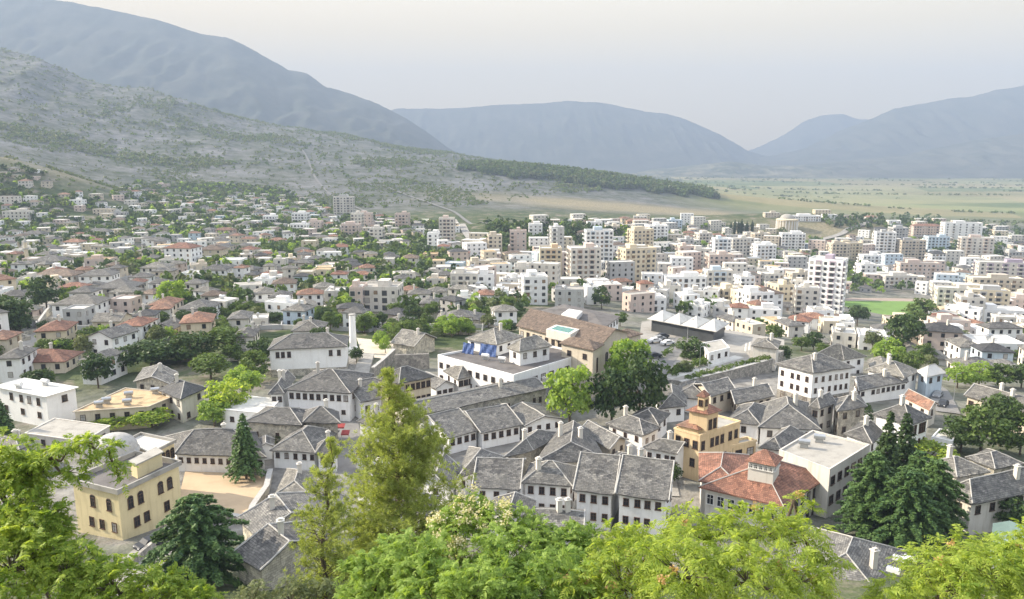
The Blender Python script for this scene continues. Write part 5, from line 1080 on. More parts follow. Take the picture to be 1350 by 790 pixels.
# ---- fill trees
HOUSES = np.array([(a, b, c) for a, b, c in OCC])
pool = []
ROADS_PX = [[(0,478),(30,455),(52,430),(66,408),(72,392)], [(598,292),(618,310),(632,332),(642,350)]]
def near_road(px, py, w=9):
    for L in ROADS_PX:
        for (a, b), (c, d) in zip(L[:-1], L[1:]):
            t = max(0, min(1, ((px - a) * (c - a) + (py - b) * (d - b)) / ((c - a) ** 2 + (d - b) ** 2)))
            if hypot(px - a - t * (c - a), py - b - t * (d - b)) < w: return True
    return False
ZT = ZA + []; GREEN = [GAPS[0], GAPS[2], GAPS[3], GAPS[6], GAPS[7]]
for _ in range(30000):
    y = sqrt(rr.uniform(105 ** 2, 1250 ** 2)); x = rr.uniform(-.78, .8) * y
    z = gz(x, y); px, py = proj((x, y, z))
    A = poly_in(px, py, ZA); B = poly_in(px, py, ZB); Gp = any(poly_in(px, py, g) for g in GREEN)
    if poly_in(px, py, GAPS[1]) or near_road(px, py): continue
    Z0 = (not (A or B)) and 430 < py < 760 and 262 < y * 2 and y < 300
    if not (A or B or Gp or Z0): continue
    pr = 1.0 if Gp else (.9 if A and not B else .36)
    if B and not A and 620 < px and 300 < py < 345 and vnoise(x / 60, y / 60) > .5: pr = .8
    if rr.random() > pr: continue
    if Z0 and rr.random() > .16: continue
    if Z0 and (poly_in(px, py, [(225,605),(362,605),(345,700),(225,690)]) or poly_in(px, py, [(840,425),(1040,440),(1020,475),(850,505)]) or poly_in(px, py, [(440,560),(475,560),(480,700),(440,700)]) or poly_in(px,py,[(100,640),(250,600),(260,700),(140,760)])): continue
    if not Gp and fbm(x / 70, y / 70, 3) < (.33 if A else .47) : continue
    d2 = (HOUSES[:, 0] - x) ** 2 + (HOUSES[:, 1] - y) ** 2; r = rr.uniform(1.6, 3.4)
    if (d2 < (HOUSES[:, 2] * .84 + r * .45) ** 2).any(): continue
    pool.append((y, x, z, r, Gp))
pool.sort(); near_c = {}
stuffV = []; stuffM = []
lp = {}
def small_crown(n=34):
    p, o = crown_pts(7, 5, 1, .85, .55, .5); return p, o
for i, (y, x, z, r, Gp) in enumerate(pool):
    k = rr.choice(['dark', 'dark', 'mid', 'mid', 'olive', 'fresh', 'mid'])
    h = r * rr.uniform(1.7, 2.5)
    if NT.get('broadleaf_tree', 0) < 290: place_tree(x, y, h, r * 2, k, z - .3)
    else:
        p, o = small_crown(); c = p * np.array([r, r, h * .55]) + np.array([x, y, z + h * .2]); stuffV.append(cards(c, o, r * .42 * (.7 + .6 * rs.rand(len(p))), .75)); stuffM.append(np.full(len(p), ['dark', 'mid', 'olive', 'fresh'].index(k)))
if stuffV:
    V = np.concatenate(stuffV); o = fastmesh('distant_trees', V, quads(len(V) // 4), ['dark', 'mid', 'olive', 'fresh'], mi=np.concatenate(stuffM)); tag(o, 'far-off garden trees merging between the houses of the hillside town', 'trees', kind='stuff')
# ---- scrub on the mountain side, wood on the ridge, hedges in the valley
def mass(name, label, cat, gen, n, mats, rr_, hh, per=(6, 5), seed=1, card=.45):
    q = random.Random(seed); Vs = []; Ms = []; got = 0
    for _ in range(n):
        r_ = gen(q)
        if r_ is None: continue
        x, y, s = r_; z = gz(x, y); R_ = rr_ * s; H = hh * s; p, o = crown_pts(per[0], per[1], 1, 1, .5, .5)
        c = p * np.array([R_, R_, H]) + np.array([x, y, z]); Vs.append(cards(c, o, R_ * card * (.7 + .6 * rs.rand(len(p))), .75)); Ms.append(np.full(len(p), q.randrange(len(mats))))
    V = np.concatenate(Vs); o = fastmesh(name, V, quads(len(V) // 4), mats, mi=np.concatenate(Ms)); tag(o, label, cat, kind='stuff')
def g_scrub(q):
    y = q.uniform(800, 2500); x = q.uniform(-.85, .12) * y
    if y < 950 and x > -380: return None
    z = gz(x, y); px, py = proj((x, y, z))
    if py > 300 or (z < -72 and y > 950) or ((HOUSES[:, 0] - x) ** 2 + (HOUSES[:, 1] - y) ** 2 < 90).any(): return None
    f = fbm(x / 200 + y / 700, y / 230 - x / 900, 4)
    if f < .50 + .05 * q.random() and q.random() > .12: return None
    return x, y, q.uniform(.35, 1.2) * (1.0 if y > 1400 else .6)
mass('scrub', 'dark green scrub in bands over the bare grey mountain side', 'scrub', g_scrub, 42000, ['mid', 'olive', 'olive'], 4.2, 3.4, (4, 4), 2)
def g_wood(q):
    x = q.uniform(-115, 440); y = q.uniform(1500, 1900); z = gz(x, y); px, py = proj((x, y, z))
    if bump(x, y, 130, 1690, 340, 130, 1) + bump(x, y, 480, 1720, 150, 90, .6) < .36 + .32 * vnoise(x / 30, y / 30): return None
    return x, y, q.uniform(.7, 1.2)
mass('wood', 'dense dark wood covering the low ridge at the valley mouth', 'wood', g_wood, 9000, ['mid', 'olive', 'mid'], 4.5, 8.0, (6, 6), 3)
def g_valley(q):
    y = q.uniform(1300, 6000); x = q.uniform(.02, .85) * y
    if x < 600 and y < 2000: return None
    row = abs(((y + x * .12) / 300.0) % 1 - .5)
    if row < .48 or fbm(x / 300, y / 90, 3) < .47: return None
    return x, y, q.uniform(.5, 1.1) * (y / 3000) ** .4
mass('hedgerows', 'lines of trees and hedges dividing the fields of the valley', 'hedgerows', g_valley, 60000, ['olive', 'mid', 'olive'], 7.0, 4.0, (4, 3), 4)
def g_knoll(q):
    px = q.uniform(600, 1350); py = q.uniform(284, 345)
    ok = (640 < px < 790 and 300 < py < 330) or (1085 < px < 1240 and 288 < py < 306) or (1230 < px < 1350 and 330 < py < 345) or (1100 < px < 1200 and 355 < py < 385) or (1290 < px and 300 < py < 345)
    if not ok: return None
    p = G(px, py); 
    if ((HOUSES[:, 0] - p[0]) ** 2 + (HOUSES[:, 1] - p[1]) ** 2 < (HOUSES[:, 2] * .9 + 1) ** 2).any(): return None
    return p[0], p[1], q.uniform(.7, 1.3)
mass('thicket', 'dark thicket covering the banks between the new town blocks', 'thicket', g_knoll, 1500, ['dark', 'dark', 'mid'], 3.6, 6.5, (6, 5), 5)
# ---- foreground trees with pinnate leaves
def pinnate(tips, dirs, nl, L, mat, name, K=6, wid=.30, droop=.55, seedtips=None, parent=None, lw=.36):
    n = len(tips) * nl; b = np.repeat(tips, nl, 0) + rs.normal(size=(n, 3)) * .05; d0 = np.repeat(dirs, nl, 0)
    d = unit(d0 * .55 + rs.normal(size=(n, 3)) * .75 + np.array([0, 0, .12])); Ls = L * rs.uniform(.6, 1.15, n)
    g = np.array([0, 0, -1.0]); side = unit(np.cross(d, [0, 0, 1.0]) + rs.normal(size=(n, 3)) * .25)
    ks = np.concatenate([np.linspace(.18, .94, K), np.linspace(.18, .94, K), [1.0]]); sg = np.concatenate([np.ones(K), -np.ones(K), [0]])
    pr = np.sin(np.clip(ks, 0, 1) * pi * .78 + .45); pr = np.clip(pr, .55, 1)
    c = b[:, None] + d[:, None] * (ks * Ls[:, None])[..., None] + g * (droop * (ks ** 2) * Ls[:, None] ** 1)[..., None] * .8
    tang = unit(d[:, None] + g * (1.6 * droop * ks)[None, :, None] * .8)
    ld = unit(side[:, None] * sg[None, :, None] * 1.0 + tang * np.where(sg == 0, 1.0, .55)[None, :, None] + rs.normal(size=c.shape) * .14 + g * .28)
    ll = (Ls[:, None] * lw * pr * rs.uniform(.85, 1.15, c.shape[:2]))[..., None]
    nn = unit(np.cross(ld, tang) * np.where(sg == 0, 0, sg)[None, :, None] + np.array([0, 0, .5]) + rs.normal(size=c.shape) * .25); ws = unit(np.cross(ld, nn))
    v = np.stack([c, c + ld * ll * .42 - ws * ll * wid * .5 + nn * ll * .06, c + ld * ll - nn * ll * .08, c + ld * ll * .42 + ws * ll * wid * .5 + nn * ll * .06], 2).reshape(-1, 3)
    # leaf stalks as slim strips
    e = c[:, -1]; s0 = b; m = b + d * Ls[:, None] * .5 + g * (droop * .25 * Ls)[:, None] * .8; w = side * .004
    st = np.stack([s0 - w, m - w, m + w, s0 + w], 1).reshape(-1, 3); st2 = np.stack([m - w, e - w * .5, e + w * .5, m + w], 1).reshape(-1, 3)
    V = np.concatenate([v, st, st2]); return fastmesh(name, V, quads(len(V) // 4), [mat], parent)
def lobe_tips(c, r, dens, low=-.35):
    n = int(4 * pi * r * r * dens); d = unit(rs.normal(size=(n * 2, 3))); d = d[d[:, 2] > low][:n]
    rad = r * (.55 + .5 * rs.rand(len(d))) * (1 + .22 * np.sin(d[:, 0] * 7 + c[0]) * np.cos(d[:, 2] * 6 + c[1]))
    return c + d * rad[:, None], d
def fg_tree(name, label, lobes, mat, L=.42, nl=6, dens=7.0, K=6, extra=None, wid=.34, droop=.5, lw=.36):
    cs = [PY(a, b, Y) for a, b, Y, r in lobes]; rsz = [l[3] for l in lobes]; cx = np.mean([c[0] for c in cs]); cyy = np.mean([c[1] for c in cs])
    g = gz(cx, cyy); org = np.array([cx, cyy, g]); root = empty(name, label, 'tree', org); T = MB(); T.tube((0, 0, -1), (0, 0, (min(c[2] for c in cs) - g) * .55), .16, .11, 9)
    top = np.array([0, 0, (min(c[2] for c in cs) - g) * .55]); TP = []; TD = []; done = []
    for c, r in zip(cs, rsz):
        c0 = c - org; prev = min([top] + done, key=lambda t: np.linalg.norm(t - c0)); m = (prev + c0) / 2 + np.array([0, 0, -.25]); rb = .03 + .05 * min(1, r); T.tube(prev, m, rb, rb * .7, 7); T.tube(m, c0, rb * .7, .02, 6); done.append(c0)
        t, d = lobe_tips(c0, r, dens); TP.append(t); TD.append(d)
        for k in range(0, len(t), 3): T.tube(c0 + (t[k] - c0) * .0, t[k], .016, .006, 4, caps=False)
    T.build('trunk', ['bark'], root); TP = np.concatenate(TP); TD = np.concatenate(TD)
    pinnate(TP, TD, nl, L, mat, 'crown', K, wid=wid, droop=droop, parent=root, lw=lw)
    if extra:
        mt, frac, nm, rad = extra; sel = rs.rand(len(TP)) < frac; t = TP[sel]; dd = TD[sel]; V = []
        for p, d in zip(t, dd):
            q = p + d * .12 + np.array([0, 0, .08]) + rs.normal(size=(46, 3)) * np.array([rad, rad, rad * .8]); V.append(cards(q, unit(q - p), .022 * (1 + rs.rand(46)), .7))
        if V: V = np.concatenate(V); fastmesh(nm, V, quads(len(V) // 4), [mt], root)
    return root
fg_tree('ash_tree', 'leafy yellow-green tree filling the lower left corner before the domed house', [(0,650,20,1.15),(42,700,19,.95),(15,752,18,1.25),(85,765,18,.9),(150,776,18,.8),(205,792,18,.75),(40,625,20,.6),(18,596,20,.42),(66,604,20,.34),(92,590,20,.26),(92,622,20,.26),(118,585,20,.22),(143,590,20,.22),(120,612,20,.18),(152,612,20,.2),(160,632,20,.14),(250,800,18,.6)], 'bright', L=.36, dens=8.5, lw=.40, wid=.42)
fg_tree('walnut_tree', 'deep green leafy tree at the bottom, left of the cream-blossomed tree', [(500,770,18,.85),(545,750,18,.75),(560,800,17,1.0),(470,800,17.5,.6),(520,722,19,.38),(620,800,16.5,.9)], 'fresh', L=.34, dens=9, lw=.40, wid=.42)
fg_tree('flowering_tree', 'green tree with clusters of cream blossom at the bottom centre', [(600,700,20,.72),(585,742,19,.55),(618,672,20.5,.42),(648,690,20,.6),(600,760,19,.6)], 'fresh', L=.30, dens=9, extra=('blossom', .5, 'blossom', .085), lw=.42, wid=.45)
fg_tree('walnut_tree', 'dense green leafy tree at the bottom, right of the cream-blossomed tree', [(665,748,18.5,1.0),(700,715,20,.68),(745,735,19.5,.8),(725,785,17.5,1.1),(660,796,17,.9),(772,712,20,.42),(690,680,20.5,.25)], 'fresh', L=.34, dens=9, lw=.40, wid=.42)
fg_tree('ailanthus_tree', 'broad yellow-green ailanthus with orange seed heads across the bottom right', [(812,728,19,.6),(855,718,19,.56),(905,704,19,.6),(960,700,19,.64),(1012,704,19,.62),(1062,712,19,.52),(822,775,17.5,.95),(900,762,17,1.15),(985,768,17,1.1),(1055,768,17.5,.75),(1092,745,18.5,.4),(1046,662,20,.28),(1062,676,20,.3),(1030,690,20,.3),(780,796,17,.85)], 'bright', L=.56, dens=4.0, nl=6, K=8, extra=('seed', .05, 'seed_heads', .06), wid=.30, droop=.75, lw=.30)
fg_tree('ailanthus_tree', 'green ailanthus in the lower right corner under the green-roofed house', [(1215,752,19,.62),(1262,722,19.5,.48),(1250,780,18,.9),(1310,765,18,.9),(1345,722,19,.55),(1360,770,18,.9),(1190,795,18,.7),(1300,722,19.5,.36)], 'bright', L=.52, dens=4.6, nl=6, K=7, extra=('seed', .04, 'seed_heads', .06), wid=.30, droop=.7, lw=.32)
fg_tree('fine_leaved_tree', 'dull green fine-leaved tree low at the bottom edge between pine and corner tree', [(330,800,22,.7),(385,795,22,.75),(430,790,22,.6),(290,812,21,.6)], 'olive', L=.22, dens=14, lw=.4)
# ================================================================== STREETS, WALLS, SMALL THINGS
def drape_line(name, pts, width, mat, lift=.12, n=14):
    L = [G(a, b) for a, b in pts]; Q = []
    for a, b in zip(L[:-1], L[1:]):
        for k in range(n): Q.append(a + (b - a) * k / n)
    Q.append(L[-1]); Q = np.array(Q)
    for _ in range(6): Q[1:-1] = (Q[:-2] + Q[1:-1] * 2 + Q[2:]) / 4
    d = np.gradient(Q[:, :2], axis=0); d = unit(d); nn = np.stack([-d[:, 1], d[:, 0]], 1); M_ = MB()
    w = np.linspace(-.5, .5, 5) * width; rows = []
    for i in range(len(Q)):
        r = []
        for u in w: x, y = Q[i, :2] + nn[i] * u; r.append((x, y, gz(x, y) + lift + Q[i, 1] * .0006))
        rows.append(r)
    for a, b in zip(rows[:-1], rows[1:]):
        for k in range(4): M_.quad(a[k], b[k], b[k + 1], a[k + 1])
    o = M_.build(name, [mat]); me = o.data
    if me.polygons[0].normal.z < 0: me.flip_normals()
    struct(o); return o
def drape_quad(name, q, mat, lift=.1, n=12, label=None):
    q = [G(a, b) if len((a, b)) == 2 else None for a, b in q]; M_ = MB(); R_ = []
    for i in range(n + 1):
        r = []
        for j in range(n + 1):
            u, v = i / n, j / n; p = (q[0] * (1 - u) + q[1] * u) * (1 - v) + (q[3] * (1 - u) + q[2] * u) * v; r.append((p[0], p[1], gz(p[0], p[1]) + lift))
        R_.append(r)
    for i in range(n):
        for j in range(n): M_.quad(R_[i][j], R_[i + 1][j], R_[i + 1][j + 1], R_[i][j + 1])
    o = M_.build(name, [mat]); 
    if o.data.polygons[0].normal.z < 0: o.data.flip_normals()
    return struct(o)
drape_line('road', [(-30,492),(0,476),(30,455),(52,430),(66,408),(74,390)], 8, 'paving', .15)
drape_line('road', [(598,290),(612,304),(626,322),(634,340),(642,352)], 7, 'paving', .3)
drape_line('dirt_track', [(398,196),(408,216),(416,236),(436,258),(470,274),(500,287)], 4, 'dirt', .5)
drape_line('dirt_track', [(505,245),(560,266),(600,280),(640,296),(680,306)], 4.5, 'dirt', .5)
drape_line('dirt_track', [(1075,318),(1110,309),(1118,303),(1140,296),(1146,290)], 7, 'paving', .5)
drape_line('road', [(1180,352),(1215,345),(1250,352),(1290,368)], 8, 'asphalt', .3)
drape_line('street', [(470,690),(462,640),(457,605),(455,578),(452,560)], 6.5, 'asphalt', .12)
drape_line('street', [(150,790),(178,752),(215,722),(255,690)], 7, 'paving', .12)
drape_line('street', [(880,655),(876,630),(868,605),(850,585)], 4, 'paving', .12)
drape_line('street', [(1250,545),(1236,515),(1222,505),(1205,500)], 5, 'asphalt', .12)
drape_line('street', [(560,700),(600,672),(620,655),(600,640)], 4, 'paving', .12)
drape_quad('sandy_yard', [(232,668),(330,690),(356,630),(246,614)], 'sand', .12)
drape_quad('paved_yard', [(478,470),(520,476),(532,452),(470,446)], 'beige', .12)
drape_quad('paved_yard', [(336,490),(470,492),(470,470),(345,470)], 'stone_dark', .12)
# sports ground
def stadium():
    c = G(1162, 411); L = 66; W = 30; yaw = R(4); M_ = MB(); T = MB(); N = 48
    def oval(a, b, z): return [(c[0] + a * abs(cos(t)) ** .75 * (1 if cos(t) > 0 else -1), c[1] + b * abs(sin(t)) ** .75 * (1 if sin(t) > 0 else -1), z) for t in np.linspace(0, 2 * pi, N, endpoint=False)]
    zt_ = c[2] + 1.0; A = oval(L + 12, W + 11, zt_); A0 = oval(L + 14, W + 13, zt_ - 9); B = oval(L, W, zt_ + .06)
    for k in range(N): T.quad(A0[k], A0[(k + 1) % N], A[(k + 1) % N], A[k]); 
    T.quad(*A); struct(T.build('running_track', ['track'])); M_.quad(*B); struct(M_.build('playing_field', ['pitch']))
    for s in (-1, 1):
        K = MB(); x = c[0] + s * 40
        r_ = empty('football_goal', 'small white football goal at the %s end of the sports field' % ('left' if s < 0 else 'right'), 'goal', (x, c[1], zt_ + .06)); K.tube((0, -3.6, 0), (0, -3.6, 2.4), .08); K.tube((0, 3.6, 0), (0, 3.6, 2.4), .08); K.tube((0, -3.6, 2.4), (0, 3.6, 2.4), .08); K.build('goal_frame', ['frame'], r_)
stadium()
def wall_line(name, label, pts, hgt, th, mat, cat='wall', zs=None, cap=True, group=None):
    L = [G(a, b) if zs is None else P(a, b, zs) for a, b in pts]; c = sum(L) / len(L); org = tuple(c); r = empty(name, label, cat, org, group); r['kind'] = 'thing'; M_ = MB(); K = MB()
    for a, b in zip(L[:-1], L[1:]):
        d = (b - a)[:2]; d = d / np.linalg.norm(d); n = np.array([-d[1], d[0]]) * th / 2
        q = [a[:2] - n, b[:2] - n, b[:2] + n, a[:2] + n]
        if zs is None: z0 = [a[2] - 2, b[2] - 2, b[2] - 2, a[2] - 2]; z1 = [a[2] + hgt, b[2] + hgt, b[2] + hgt, a[2] + hgt]
        else: z0 = [zs - hgt] * 4; z1 = [zs] * 4
        M_.prism(q, z0, z1); n2 = n * 1.35; K.prism([a[:2] - n2, b[:2] - n2, b[:2] + n2, a[:2] + n2], [z + .004 for z in z1], [z + .16 for z in z1])
    M_.build('wall', [mat], r, org)
    if cap: K.build('coping', ['cement'], r, org)
    return r
def plaza():
    zt_ = -56.0; q = [P(a, b, zt_)[:2] for a, b in ((856,499),(898,502),(960,487),(1016,472),(1034,462),(1034,448),(966,436),(944,434),(870,420),(846,424),(842,450))]
    M_ = MB(); M_.prism(ccw(q), zt_ - 14, zt_, m=0, mtop=1); struct(M_.build('plaza_terrace', ['stone_dark', 'paving']))
    wall_line('retaining_wall', 'tall dark stone retaining wall along the near side of the plaza', [(897,503.5),(960,488.5),(1017,473.5)], 13, .8, 'stone_dark', zs=zt_ + .5)
    K = MB()
    for a, b, w_, nm, mt in (((862,497),(905,440),5.0,'road','asphalt'),((880,498),(975,470),3.0,'path','pale_roof')):
        A = P(*a, zt_ + .01); B = P(*b, zt_ + .01); d = unit(B - A)[:2]; n = np.array([-d[1], d[0]]) * w_ / 2; Q = MB(); Q.quad((*(A[:2] - n), zt_ + .02), (*(B[:2] - n), zt_ + .02), (*(B[:2] + n), zt_ + .02), (*(A[:2] + n), zt_ + .02)); o = Q.build(nm, [mt])
        if o.data.polygons[0].normal.z < 0: o.data.flip_normals()
        struct(o)
    # planting on the wall and in the beds
    V = []; 
    for a, b, n, s in (((905,500),(1012,472),150,.55),((885,492),(935,476),70,.9),((872,470),(903,448),50,.5),((905,440),(925,446),20,.6)):
        for i in range(n):
            t = rs.rand(); p = P(a[0] + (b[0] - a[0]) * t, a[1] + (b[1] - a[1]) * t, zt_ + .5) + rs.normal(size=3) * np.array([.5, .8, .12]); pp, oo = crown_pts(5, 6, 1, 1, .3, .5); V.append(cards(pp * s + p, oo, s * .3 * (.7 + .6 * rs.rand(len(pp))), .8))
    V = np.concatenate(V); o = fastmesh('shrubbery', V, quads(len(V) // 4), ['mid']); tag(o, 'low clipped greenery in the plaza beds and along the wall top', 'shrubbery', kind='stuff')
    for i, (px, py) in enumerate([(983,468),(988,466.5),(996,464),(1000,463)]):
        p = P(px, py, zt_); r = empty('parasol', 'closed white parasol, %s from the left of four on the plaza' % ['first', 'second', 'third', 'last'][i], 'parasol', p, 'closed white parasols on the plaza')
        K = MB(); K.tube((0, 0, 0), (0, 0, 3.6), .05); K.build('pole', ['metal'], r); K = MB(); K.lathe((0, 0, 1.1), [(.32, 0), (.36, .4), (.25, 1.6), (.06, 2.5)], 8); K.build('canopy', ['white'], r)
plaza()
wall_line('stone_wall', 'rough low stone wall along the right side of the sandy yard', [(357,628),(352,650),(334,676),(330,690)], 1.3, .7, 'stone')
wall_line('stone_wall', 'low stone wall closing the near edge of the sandy yard', [(262,678),(332,692)], 1.0, .6, 'stone')
wall_line('ruined_wall', 'ruined grey stone wall with empty window holes beside the gable barn', [(521,488),(566,486)], 4.2, .8, 'stone_dark', cap=False)
wall_line('stone_wall', 'grey wall under the terrace road between the stairs and the ruined wall', [(492,500),(508,486),(520,474)], 3.0, .7, 'stone_dark')
wall_line('stone_wall', 'long low pale wall in front of the white terrace house', [(352,494),(462,493)], 1.1, .4, 'stone')
wall_line('street_wall', 'long grey wall along the right side of the main road on the left hillside', [(88,392),(62,420),(50,438)], 3.0, .6, 'stone')
wall_line('stone_wall', 'low wall before the domed yellow house beside the parked car', [(178,745),(205,722)], 1.2, .5, 'stone_dark', cap=False)
# stairs
def stairs():
    A, B = G(474, 500), G(484, 472); d = (B - A); L = np.linalg.norm(d[:2]); d2 = d[:2] / L; n = np.array([-d2[1], d2[0]]) * 2.0; M_ = MB(); N = 26; root = empty('stone_stairs', 'wide stone stairway climbing to the minaret terrace', 'stairs', A)
    z0 = A[2]; z1 = B[2] + 1.2
    for k in range(N):
        a = A[:2] + d2 * L * k / N; b = A[:2] + d2 * L * (k + 1) / N; M_.prism([a - n, b - n, b + n, a + n][::-1], z0 - 3, z0 + (z1 - z0) * (k + 1) / N)
    M_.build('steps', ['concrete'], root, tuple(A))
stairs()
def minaret(px, py, h, r, label, nm='minaret', bal=False):
    p = G(px, py); root = empty(nm, label, 'minaret', p); K = MB(); K.lathe((0, 0, -3), [(r * 1.35, 0), (r * 1.35, 4.6), (r, 5.2), (r * .8, h + 3)], 16); K.build('shaft', ['white' if not bal else 'cream'], root)
    K = MB(); K.lathe((0, 0, h), [(r * .95, 0.01), (r * .95, .25), (r * .6, .3)], 16)
    if bal: K.lathe((0, 0, h * .72), [(r * 1.3, 0), (r * 1.45, .7), (r * 1.4, .75)], 16); K.lathe((0, 0, h), [(r * .85, .3), (.05, 3.2)], 16)
    K.build('top', ['cement'], root)
minaret(466, 466, 11.6, 1.1, 'thick white tapering minaret stump on the terrace right of the long white house')
minaret(37, 352, 15, 1.15, 'pale minaret among slate roofs near the left edge', bal=True)
# cars
_CAR = None
def car(p, yaw, paint, label, group=None):
    c = MB(); L, W = 4.2, 1.75; root = empty('parked_car', label, 'car', p, group, rz=yaw)
    prof = [(-2.1,.35),(-2.1,.78),(-1.95,.9),(-1.25,.98),(-.75,1.42),(.75,1.45),(1.45,.98),(2.0,.92),(2.1,.7),(2.1,.35)]
    k = len(c.v)
    for s in (-1, 1):
        for x, z in prof: c.v.append((x, s * W / 2 * (.82 if z > 1.2 else 1), z))
    n = len(prof)
    for i in range(n): j = (i + 1) % n; c.f.append((i, j, n + j, n + i)); c.m.append(0)
    c.f.append(tuple(range(n))[::-1]); c.m.append(0); c.f.append(tuple(range(n, 2 * n))); c.m.append(0); c.build('body', [paint], root)
    g = MB(); g.quad((-1.2,-.74,1.02),(-.78,-.72,1.38),(-.78,.72,1.38),(-1.2,.74,1.02)); g.quad((1.40,.74,1.03),(.79,.7,1.42),(.79,-.7,1.42),(1.40,-.74,1.03))
    for s in (-1, 1): g.box((0, s * .83, 1.16), (1.7, .04, .3))
    g.build('window', ['black'], root)
    for x in (-1.3, 1.35):
        for s in (-1, 1):
            w = MB(); w.tube((x, s * .74, .33), (x, s * .92, .33), .33, n=14); w.build('wheel', ['black'], root)
    for s in (-1, 1): h = MB(); h.box((-2.1, s * .6, .72), (.06, .32, .14)); h.build('headlight', ['skylight'], root)
def carp(px, py, yaw, paint, label, group=None, z=None):
    p = G(px, py) if z is None else P(px, py, z); car((p[0], p[1], p[2] + .14), yaw, paint, label, group)
carp(200, 722, R(52), 'paint_dark', 'dark car parked by the wall below the domed yellow house')
cg = 'cars parked along the road and plaza'
carp(30, 463, R(58), 'paint_grey', 'grey car on the main road at the left, upper one', cg); carp(38, 467, R(58), 'paint_dark', 'dark car beside the grey one on the left road', cg); carp(22, 470, R(58), 'paint_white', 'white car lowest on the left road', cg)
for i, (a, b, m_) in enumerate([(863,452,'paint_white'),(868,449,'paint_grey'),(873,446,'paint_dark'),(862,472,'paint_dark'),(880,455,'paint_white')]):
    carp(a, b, R(20), m_, '%s parked car, %s of the cars left of the plaza road' % ({'paint_white':'white','paint_grey':'grey','paint_dark':'dark'}[m_], ['first','second','third','fourth','fifth'][i] + ' from the top' if 0 else ['leftmost upper','second upper','third upper','lowest','rightmost'][i]), cg, z=-55.9)
for i, (a, b, yw) in enumerate([(640,346,60),(633,336,65),(620,318,60),(52,428,60),(60,416,62),(14,482,40),(-2,488,40),(1236,524,50),(1243,536,50),(230,708,40),(560,690,30),(1215,347,10),(1240,350,10),(1262,356,-30)]):
    carp(a, b, R(yw), ['paint_white', 'paint_grey', 'paint_dark'][i % 3], '%s car on the %s' % (['white', 'grey', 'dark'][i % 3], ['wide central street, lowest', 'central street, second from its foot', 'central street, highest', 'left road beside the street wall', 'left road near its top', 'left road bend, right one', 'left road bend, left one', 'lane right of the pale blue house, upper', 'lane right of the pale blue house, lower', 'lane between the domed house and the yard', 'alley behind the pines', 'new town road, left one', 'new town road, middle one', 'new town road, right one'][i]), cg)
# water tanks on roofs
def tank(p, yaw, label, mt='metal'):
    r = empty('water_tank', label, 'water tank', p, 'steel water tanks on the flat roofs', rz=yaw); K = MB(); K.tube((-.9, 0, 1.0), (.9, 0, 1.0), .48, n=14); K.build('barrel', [mt], r)
    K = MB()
    K.box((0, 0, .28), (1.4, .5, .56), taper=.8)
    K.build('stand', ['metal'], r)
zr = -58 + 5.5 + .05
for i, (a, b) in enumerate([(131,537),(141,532),(168,534),(205,519),(170,524)]): tank(P(a, b, zr), R(20), 'steel water tank on the ochre flat roof, %s' % ['leftmost, near the corner', 'second from the left', 'at the front middle', 'at the far right corner', 'behind the middle one'][i])
for i, (a, b, z_) in enumerate([(1060,590,-47.4),(1080,583,-47.4),(640,474,-48.4),(662,478,-48.4),(25,512,-50.4),(60,508,-50.4)]):
    tank(P(a, b, z_), R(-20), 'water tank on the %s' % ['flat concrete roof, left one', 'flat concrete roof, right one', 'white complex roof, left one', 'white complex roof, right one', 'white flat-roofed house, left one', 'white flat-roofed house, right one'][i], 'tank' if i > 1 else 'metal')
def tarp(px, py, w, h, z_, label):
    p = P(px, py, z_); M_ = MB(); n = 8
    for i in range(n):
        for j in range(5):
            f = lambda a, b: (w * (a / n - .5), -.5 * b / 5 + .12 * sin(a * 1.7 + b), h * (1 - b / 5) + .1 * sin(a * 2.1))
            M_.quad(f(i, j), f(i, j + 1), f(i + 1, j + 1), f(i + 1, j))
            g = lambda a, b: tuple(np.array(f(a, b)) + np.array([0, .03, 0])); M_.quad(g(i, j), g(i + 1, j), g(i + 1, j + 1), g(i, j + 1))
    o = M_.build('blue_tarp', ['tarp'], None, None, loc=tuple(p)); o.rotation_euler = (0, 0, R(-28)); tag(o, label, 'tarp', 'blue tarps on the white complex')
tarp(618, 466, 3.2, 2.6, -48.4, 'blue tarp hanging beside the pale-roofed rooftop house, left one')
tarp(644, 469, 4.6, 2.8, -48.4, 'wider blue tarp hanging on the roof terrace, right one')
# red awnings at the mouth of the bazaar street, teal gate, skylights
for i, (a, b) in enumerate([(451,574),(457,583)]):
    p = G(a, b); r = empty('awning', 'red shop awning at the bend of the bazaar street, %s' % ['upper one', 'lower one'][i], 'awning', p, 'red awnings in the bazaar street'); K = MB(); K.quad((-.8, 0, 2.6), (-.8, -1.3, 2.2), (.8, -1.3, 2.2), (.8, 0, 2.6)); K.quad((-.8, -1.3, 2.2), (-.8, -1.3, 1.95), (.8, -1.3, 1.95), (.8, -1.3, 2.2)); K.quad((-.8, 0, 2.55), (.8, 0, 2.55), (.8, -1.3, 2.15), (-.8, -1.3, 2.15)); K.build('cloth', ['red'], r); K = MB(); K.tube((-.7, -1.2, 0), (-.7, -1.2, 2.2), .04); K.tube((.7, -1.2, 0), (.7, -1.2, 2.2), .04); K.build('pole', ['metal'], r)
def street_lamp(px, py, label, z=None):
    p = G(px, py) if z is None else P(px, py, z); r = empty('street_lamp', label, 'street lamp', p, None); K = MB(); K.tube((0, 0, 0), (0, 0, 7), .09, .05); K.tube((0, 0, 7), (1.3, 0, 7.3), .05, .04); K.build('pole', ['metal'], r); K = MB(); K.box((1.5, 0, 7.3), (.6, .22, .12)); K.build('lamp_head', ['frame_dark'], r)
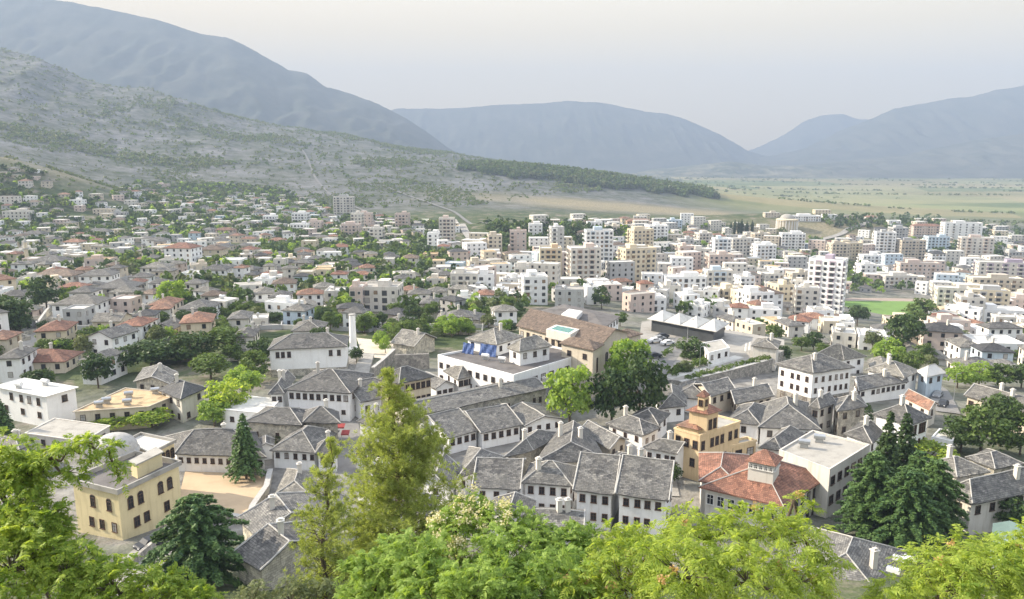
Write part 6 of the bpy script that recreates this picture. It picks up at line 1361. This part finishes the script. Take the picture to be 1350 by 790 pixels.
street_lamp(906, 452, 'tall street lamp at the top of the plaza road', -56); street_lamp(922, 492, 'street lamp on the wall side of the plaza path', -56)
street_lamp(1257, 530, 'thin pole in the thicket right of the blue house')
nw_ = 0
for B in sorted([b for b in ALLB if b.root.name.startswith(('flat_roof_house', 'tiled_roof_house', 'stone_roof_house')) and b.cen[1] > 215], key=lambda b: b.cen[1]):
    px, py = proj((*B.cen, B.ze))
    if px > 640 or nw_ >= 110: continue
    d = unit(B.q[1] - B.q[0]); n = np.array([d[1], -d[0]]); k = rr.uniform(3, 6); e = rr.uniform(1, 5); A_ = B.q[0] + n * k - d * e; C_ = B.q[1] + n * k + d * e; D_ = B.q[2] + d * e; r = empty('garden_wall', 'low garden wall round a house plot', 'wall', (A_[0], A_[1], gz(*A_)), 'garden walls of the hillside plots'); M_ = MB(); nw_ += 1; r['kind'] = 'thing'
    for p, q_ in ((A_, C_), (C_, D_)):
        L = np.linalg.norm(q_ - p); m = max(1, int(L / 5)); dd = (q_ - p) / L; nn = np.array([-dd[1], dd[0]]) * .2
        for i in range(m):
            a, b = p + dd * L * i / m, p + dd * L * (i + 1) / m; M_.prism([a - nn, b - nn, b + nn, a + nn], gz(*a) - 1.5, max(gz(*a), gz(*b)) + 1.5)
    M_.build('wall', [rr.choice(['offwhite', 'stone', 'stone', 'grey'])], r, tuple(r.location)); auto(r, 'low plot wall', (A_[0], A_[1], gz(*A_)))
_tk = None; nt_ = 0
for B in sorted([b for b in ALLB if b.root.name.startswith(('flat_roof_house', 'apartment_block'))], key=lambda b: b.cen[1]):
    if nt_ >= 110: break
    for k in range(rr.choice([0, 1, 1, 2])):
        a, b = rr.uniform(.2, .8), rr.uniform(.2, .8); p = (B.q[0] * (1 - a) + B.q[1] * a) * (1 - b) + (B.q[3] * (1 - a) + B.q[2] * a) * b; p = (p[0], p[1], B.ze + .04); nt_ += 1
        c0 = 'white' if rr.random() < .6 else 'steel'
        if _tk is None: _tk = {}
        if c0 not in _tk:
            K = MB(); K.tube((-1.0, 0, 1.1), (1.0, 0, 1.1), .55, n=10); o = K.build('barrel', ['tank' if c0 == 'white' else 'metal']); K = MB()
            K.box((0, 0, .28), (1.4, .5, .56), taper=.8)
            o2 = K.build('stand', ['metal']); _tk[c0] = (o.data, o2.data); bpy.data.objects.remove(o); bpy.data.objects.remove(o2)
        r = empty('water_tank', c0 + ' rooftop water tank', 'water tank', p, 'water tanks on the town roofs', rz=rr.uniform(0, 3))
        for nm, d in zip(('barrel', 'stand'), _tk[c0]): o = bpy.data.objects.new(nm, d); col.objects.link(o); o.parent = r
        auto(r, c0 + ' rooftop water tank', p)
finish_labels()
